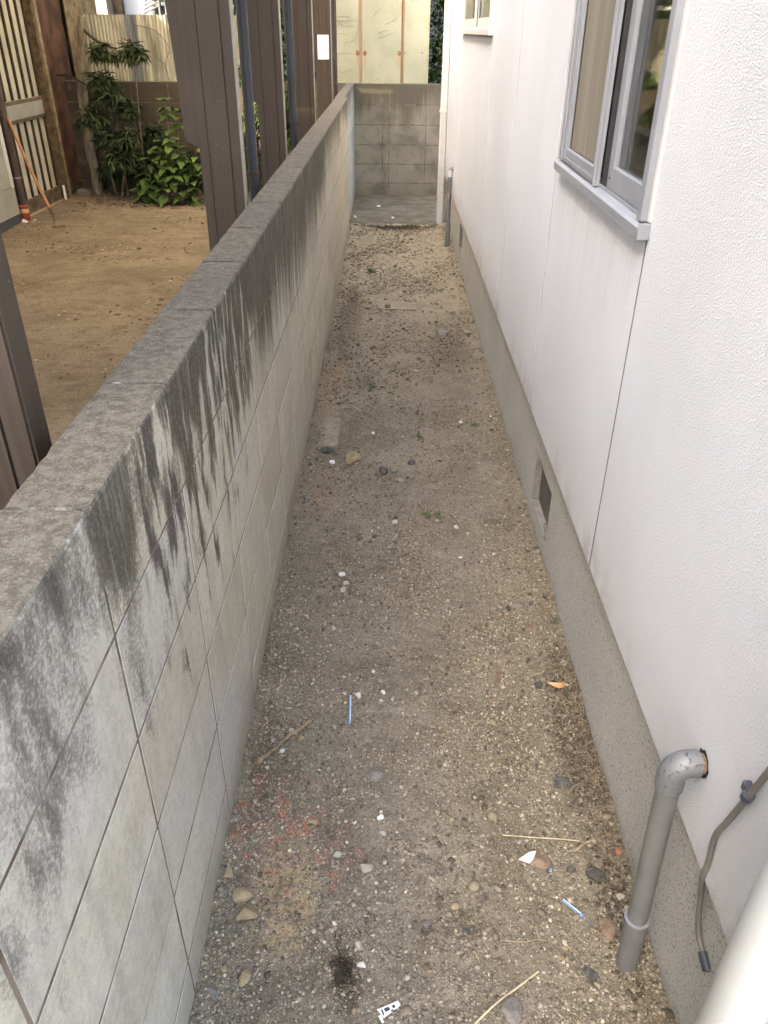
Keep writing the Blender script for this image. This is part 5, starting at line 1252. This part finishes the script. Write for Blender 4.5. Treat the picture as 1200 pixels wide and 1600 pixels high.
stone(524, 939, 9, 9, 'rock_yellow', 'tan pebble at the bottom of the small pebble line')
stone(521, 980, 9, 7, 'rock_pale', 'pale pebble above a dark patch left of centre')
stone(617, 815, 11, 9, 'rock_pale', 'pale grey pebble left of green weeds', flat=0.7)
stone(514, 758, 8, 8, 'rock_grey', 'grey pebble in front of the buried brick')
stone(713, 822, 7, 7, 'rock_white', 'white pebble beside the bent root')
stone(720, 871, 7, 5, 'rock_white', 'tiny white chip below the bent root')
stone(718, 836, 9, 7, 'rock_grey', 'dark grey pebble below the white pebble by the bent root')
stone(550, 713, 26, 24, 'rock_yellow', 'round sandy lump right of the buried brick', flat=0.5, sub_=3)
stone(599, 731, 18, 12, 'rock_dark', 'charcoal black chunk right of the sandy lump', flat=0.8)
stone(616, 729, 14, 10, 'rock_grey', 'flat beige stone touching the charcoal chunk')
stone(643, 718, 16, 9, 'rock_dark', 'dull dark patch stone right of the charcoal chunk', flat=0.3)
stone(484, 727, 12, 8, 'rock_dark', 'dark stone at the wall foot by the buried brick', flat=0.7)
stone(811, 944, 38, 13, 'rock_grey', 'flat slate-grey stone near the foundation edge', flat=0.25, rot=0.25)
stone(794, 951, 10, 8, 'rock_dark', 'dark lump at left tip of the flat slate-grey stone')
stone(829, 943, 9, 8, 'rock_dark', 'dark lump at right tip of the flat slate-grey stone')
stone(851, 938, 9, 7, 'rock_dark', 'dark pebble close to the foundation above the slate stone')
stone(878, 1219, 30, 24, 'rock_dark', 'larger dark stone by foundation above the drain pipe', flat=0.6)
stone(865, 1207, 11, 10, 'rock_grey', 'small grey pebble upper left of the larger dark stone')
stone(842, 1068, 16, 16, 'rock_dark', 'dark grey stone at left tip of the orange leaf', flat=0.7)
stone(879, 1040, 13, 12, 'rock_pale', 'beige pebble above the orange leaf')
stone(773, 1092, 14, 9, 'rock_brown', 'brown lump left of the orange leaf below a crack', 'clod', 'clod')
stone(776, 1054, 22, 22, 'rock_brown', 'round soil lump half buried left of the dark grey stone', 'clod', 'clod', flat=0.3, sub_=3)
stone(827, 982, 12, 10, 'rock_brown', 'dark brown crumb below the flat slate-grey stone', 'clod', 'clod')
stone(884, 1478, 10, 9, 'rock_yellow', 'tiny yellow-green pebble left of the drain pipe foot')
stone(883, 1470, 12, 10, 'rock_pale', 'pale pebble above the tiny yellow-green pebble')
stone(965, 1335, 12, 20, 'clay_red', 'red clay fragment against the foundation', flat=0.6)
stone(720, 660, 7, 5, 'rock_white', 'white pebble near foundation beside weed tuft')
stone(583, 674, 7, 6, 'rock_white', 'white pebble on soil above the sandy lump')
stone(690, 522, 26, 16, 'rock_grey', 'grey patch of rubble in the small spoil heap', flat=0.35)
stone(733, 521, 12, 8, 'rock_grey', 'grey rubble chip beside the foundation at the spoil heap')
stone(687, 418, 9, 7, 'rock_brown', 'reddish crumb on the far soil near the vent', 'clod', 'clod')
stone(502, 481, 4, 5, 'rock_brown', 'brown crumb at the wall foot far along', 'clod', 'clod')
stone(600, 418, 6, 5, 'rock_white', 'white chip in the middle of the far soil')

# buried brick with its broken end, white bottle cap
bk = empty('buried_brick', (-0.28, 3.2, 0.03), 'tan brick strip half buried in soil beside the wall', 'brick')
zb = pz(-0.27, 3.2)
for (y0, y1) in ((3.075, 3.165), (3.170, 3.37)):
    b = MB(); b.box(-0.305, -0.215, y0, y1, zb - 0.05, zb + 0.004, .004); b.build('brick', M['brick_buried'], bk)
ob = rag(-0.262, 3.045, zb - 0.002, 0.05, 0.022, 0.016, 71, M['rock_dark'], None, 'broken_tile', 2); tag(ob, 'curved dark broken tile at the near end of buried brick', 'tile')
x, y = at(519, 717); b = MB(); z_ = pz(x, y); b.tube([(x, y, z_), (x, y, z_ + 0.009)], 0.0125, 18, r2=0.0115); b.tube([(x, y, z_ + 0.0091), (x, y, z_ + 0.011)], 0.006, 12)
ob = b.build('bottle_cap', M['white_plastic']); tag(ob, 'small white round cap in front of the dark broken tile', 'cap')

# concrete strip with a square socket
cs = empty('concrete_strip', (0.05, 5.08, 0.03), 'pale concrete strip with a square hole across the passage', 'concrete')
zt = float(ghz(np.array([0.1, -0.07, 0.15]), np.array([5.1, 5.1, 5.1])).max()) + 0.004
b = MB(); x0, x1, y0, y1 = -0.10, 0.19, 5.02, 5.17; hx0, hx1, hy0, hy1 = -0.022, 0.014, 5.04, 5.115
b.box(x0, hx0, y0, y1, zt - 0.05, zt, .002); b.box(hx1, x1, y0, y1, zt - 0.05, zt, .002); b.box(hx0, hx1, y0, hy0, zt - 0.05, zt); b.box(hx0, hx1, hy1, y1, zt - 0.05, zt)
b.build('strip', M['brick_buried'], cs)
b = MB(); b.box(hx0 - .004, hx1 + .004, hy0 - .004, hy1 + .004, zt - 0.048, zt - 0.03); b.build('socket', M['rubber'], cs)

# twigs, straws, sticks
def strand(name, pix, r, m, label, cat, lift=0.003, r2=None, n=6):
    P_ = [at(*p) for p in pix]; c = curve([(x_, y_, pz(x_, y_) + r + lift) for x_, y_ in P_], n)
    b = MB(); b.tube(c, r, 7, r2=r2); ob = b.build(name, M[m], None, True); return tag(ob, label, cat)
plain('straw', (0.50, 0.42, 0.26), 0.7, var=0.15); plain('root', (0.27, 0.21, 0.14), 0.85, var=0.3, sc=60)
strand('straw', [(738, 1602), (775, 1568), (815, 1535), (842, 1515)], 0.0018, 'straw', 'pale straw lying diagonally at the bottom', 'straw')
strand('straw', [(786, 1302), (830, 1304), (880, 1310), (905, 1315)], 0.0013, 'straw', 'pale straw above the white plastic scrap', 'straw')
strand('straw', [(786, 1467), (815, 1469), (840, 1467), (856, 1466)], 0.0012, 'root', 'short reddish straw left of blue-grey shard', 'straw')
strand('root', [(702, 800), (718, 815), (728, 832), (742, 848), (772, 857), (800, 852)], 0.0028, 'root', 'bent brown root lying below the green weeds', 'root', 0.004, 0.0014)
strand('runner', [(450, 922), (436, 950), (425, 990), (424, 1040), (416, 1080), (402, 1130), (398, 1165)], 0.0013, 'root', 'long thin runner following the wall foot', 'root', 0.006)
strand('runner', [(450, 922), (466, 935), (478, 952)], 0.0010, 'root', 'short side shoot at the top of long thin runner', 'root', 0.006)
strand('twig', [(393, 1180), (405, 1145), (425, 1125)], 0.0016, 'root', 'thin forked twig above the broken stick', 'twig', 0.006)
strand('twig', [(838, 1448), (842, 1462), (846, 1470)], 0.0022, 'root', 'stubby twig above the short reddish straw', 'twig', 0.004)
strand('twig', [(898, 1332), (912, 1322), (924, 1316)], 0.0030, 'root', 'grey twig above the dark grey stone by foundation', 'twig', 0.006)
strand('twig', [(740, 805), (690, 800), (660, 806), (642, 815)], 0.0014, 'root', 'thin dark root arching over green weeds', 'twig', 0.005)
P_ = [at(*p) for p in ((397, 1197), (425, 1172), (452, 1150), (474, 1136), (492, 1123))]
b = MB(); c = curve([(x_, y_, pz(x_, y_) + 0.009) for x_, y_ in P_], 5); b.tube(c, [0.0055 + 0.0035 * math.sin(i * 0.5 + 1) * (1 if i < 8 else 0.4) * (1 - i / len(c)) for i in range(len(c))], 7)
ob = b.build('broken_stick', M['driftwood']); tag(ob, 'broken weathered wooden stick lying near the wall', 'stick')
def bluestick(pa, pb, label):
    (x0, y0), (x1, y1) = at(*pa), at(*pb); z0, z1 = pz(x0, y0) + 0.006, pz(x1, y1) + 0.006
    root = empty('plastic_stick', ((x0 + x1) / 2, (y0 + y1) / 2, z0), label, 'stick')
    b = MB(); b.tube([(x0, y0, z0), (x1, y1, z1)], 0.0020, 8); b.build('rod', M['blue_plastic'], root, True)
    d = Vector((x1 - x0, y1 - y0, 0)).normalized(); s_ = Vector((-d.y, d.x, 0)) * 0.0022
    b = MB(); b.tube([(x0 + s_.x, y0 + s_.y, z0 + 0.001), (x1 + s_.x, y1 + s_.y, z1 + 0.001)], 0.0010, 6); b.build('edge_rib', M['white_plastic'], root, True)
    b = MB(); b.tube([(x1 - d.x * .006, y1 - d.y * .006, z1), (x1, y1, z1)], 0.0032, 8); b.build('head', M['blue_plastic'], root, True)
bluestick((547, 1085), (546, 1131), 'thin blue plastic stick pointing away, left of white pebble')
bluestick((880, 1404), (911, 1430), 'thin blue plastic stick lying diagonally left of the drain pipe')
bluestick((861, 1340), (861, 1357), 'short pale blue stick beside the flat brown-grey stone')

# orange leaf
x, y = at(875, 1074); z_ = pz(x, y) + 0.010
V_ = []; F_ = []; n_ = 12
for i in range(n_ + 1):
    t = i / n_; wv = 0.010 * math.sin(math.pi * t) ** 0.7 * (1 + 0.15 * math.sin(7 * t)); xx = -0.036 + 0.072 * t; zz = 0.004 * math.sin(5 * t); yb = -0.006 * math.sin(3.0 * t) + 0.004 * math.cos(9 * t)
    V_ += [(x + xx, y + yb - wv, z_ + zz + 0.005), (x + xx, y + yb, z_ + zz), (x + xx, y + yb + wv, z_ + zz + 0.005)]
for i in range(n_): a_ = 3 * i; F_ += [(a_, a_ + 3, a_ + 4, a_ + 1), (a_ + 1, a_ + 4, a_ + 5, a_ + 2)]
ob = mobj('fallen_leaf', V_, F_, M['orange_leaf'], None, True); tag(ob, 'curled orange-brown dry leaf beside the foundation', 'leaf')

# white scraps
def scrap(pix, z_up, m, label, seed, name='scrap', cat='litter'):
    P_ = [at(*p) for p in pix]; rg = np.random.default_rng(seed); zc = np.mean([pz(*p) for p in P_])
    v = [(p[0], p[1], zc + z_up + rg.uniform(0, 0.008)) for p in P_]; n_ = len(v); v2 = [(p[0], p[1], p[2] - 0.0012) for p in v]
    f = [tuple(range(n_)), tuple(range(2 * n_ - 1, n_ - 1, -1))] + [(i, i + n_, (i + 1) % n_ + n_, (i + 1) % n_) for i in range(n_)]
    ob = mobj(name, v + v2, f, M[m]); return tag(ob, label, cat)
scrap([(811, 1341), (824, 1333), (828, 1328), (838, 1329), (834, 1340), (828, 1347)], 0.006, 'white_plastic', 'torn white plastic scrap left of the flat brown-grey stone', 1)
tg = empty('printed_tag', (*at(606, 1578), 0.03), 'torn white tag with black print at the bottom centre', 'litter')
P_ = [at(*p) for p in ((589, 1577), (622, 1563), (626, 1570), (600, 1590))]; z_ = max(pz(*p) for p in P_) + 0.005
def quadpart(name, P4, z, m, parent, th=0.0008):
    o_ = world_loc(parent); v = [(p[0] - o_[0], p[1] - o_[1], z - o_[2]) for p in P4] + [(p[0] - o_[0], p[1] - o_[1], z - th - o_[2]) for p in P4]
    return mobj(name, v, [(3, 2, 1, 0), (4, 5, 6, 7), (0, 1, 5, 4), (1, 2, 6, 5), (2, 3, 7, 6), (3, 0, 4, 7)], M[m], parent)
quadpart('sheet', P_, z_, 'white_plastic', tg)
for q in (((599, 1576), (607, 1572.5), (610, 1577), (603, 1581)), ((612, 1571), (616, 1569), (618, 1573), (614.5, 1575.5)), ((595, 1577.5), (597.5, 1576.5), (601, 1585), (599, 1586.5))):
    quadpart('print_mark', [at(*p) for p in q], z_ + 0.0006, 'black_print', tg, 0.0004)
P_ = [at(*p) for p in ((591, 1588), (596, 1586), (600, 1598), (597, 1599))]; quadpart('torn_strip', P_, z_ + 0.002, 'white_plastic', tg)
def slabscrap(pix, label, seed):
    P_ = [at(*p, 0.002) for p in pix]; v = [(p[0], p[1], 0.006 + 0.006 * ((i + seed) % 2)) for i, p in enumerate(P_)]; v2 = [(p[0], p[1], p[2] - 0.003) for p in v]; n_ = len(v)
    f = [tuple(range(n_)), tuple(range(2 * n_ - 1, n_ - 1, -1))] + [(i, i + n_, (i + 1) % n_ + n_, (i + 1) % n_) for i in range(n_)]
    tag(mobj('paper_scrap', v + v2, f, M['white_plastic']), label, 'litter')
slabscrap([(588, 322), (594, 321.5), (594, 323.6), (589, 323.8)], 'white paper scrap in the middle of the far slab', 0)
slabscrap([(553, 337), (556, 338.5), (557.5, 341), (554, 340)], 'white paper scrap on the far slab near the corner', 1)
slabscrap([(611, 340), (615, 340), (615, 341.5), (612, 341.6)], 'tiny white scrap near the front of far slab', 0)

# green weeds
def weed(px, py, w_, label, n=26, seed=1, cols=((0.09, 0.15, 0.035), (0.12, 0.19, 0.05), (0.06, 0.10, 0.03)), h=0.02):
    x, y = at(px, py); r = w_ * ppm(px, py) / 2; rg = np.random.default_rng(seed); root = empty('weed', (x, y, pz(x, y)), label, 'weed'); items = []
    for k in range(n):
        a = rg.uniform(0, 6.28); rr = r * rg.uniform(0, 0.8); p = (x + rr * math.cos(a), y + rr * math.sin(a) * 1.2); items.append(((p[0], p[1], pz(*p) + 0.001), rg.uniform(0, 6.28), rg.uniform(0.2, 1.3), h * rg.uniform(0.5, 1.3), 0.0035 * rg.uniform(0.7, 1.5), rg.uniform(0.1, 0.8)))
    V_, F_, C_ = foliage(items, cols, rg); ob = big_mesh('blades', V_ - np.array((x, y, pz(x, y))), F_, M['leaf_attr'], C_, root); ob['kind'] = 'stuff'
weed(665, 802, 16, 'green weed tuft on the left end of the arching root', 40, 1)
weed(685, 803, 10, 'smaller green weed tuft on the arching root', 26, 2)
weed(742, 664, 14, 'green weed tuft next to the foundation midway', 40, 3)
weed(655, 680, 22, 'sprawling dull weed in the middle of the passage', 50, 4, ((0.06, 0.07, 0.035), (0.05, 0.06, 0.03), (0.10, 0.12, 0.05)), 0.015)
weed(580, 603, 13, 'small weed beyond the buried brick', 36, 5, ((0.08, 0.12, 0.045), (0.12, 0.16, 0.07)), 0.025)
weed(579, 424, 15, 'dark green weed rosette far along the passage', 60, 6, ((0.05, 0.09, 0.03), (0.07, 0.11, 0.04)), 0.05)
weed(562, 366, 30, 'pale yellowish weed at wall foot by slab', 60, 7, ((0.17, 0.17, 0.06), (0.11, 0.12, 0.05)), 0.03)
weed(885, 1085, 18, 'grey-green flattened weed below the orange leaf', 50, 8, ((0.13, 0.14, 0.09), (0.09, 0.10, 0.06)), 0.014)
weed(866, 975, 20, 'grey-green weed at the foundation below slate stone', 50, 9, ((0.13, 0.14, 0.09), (0.09, 0.10, 0.06)), 0.014)
print('leaves', nleaf, 'tris approx', sum(len(o.data.loops) for o in S.objects if o.type == 'MESH') // 3)
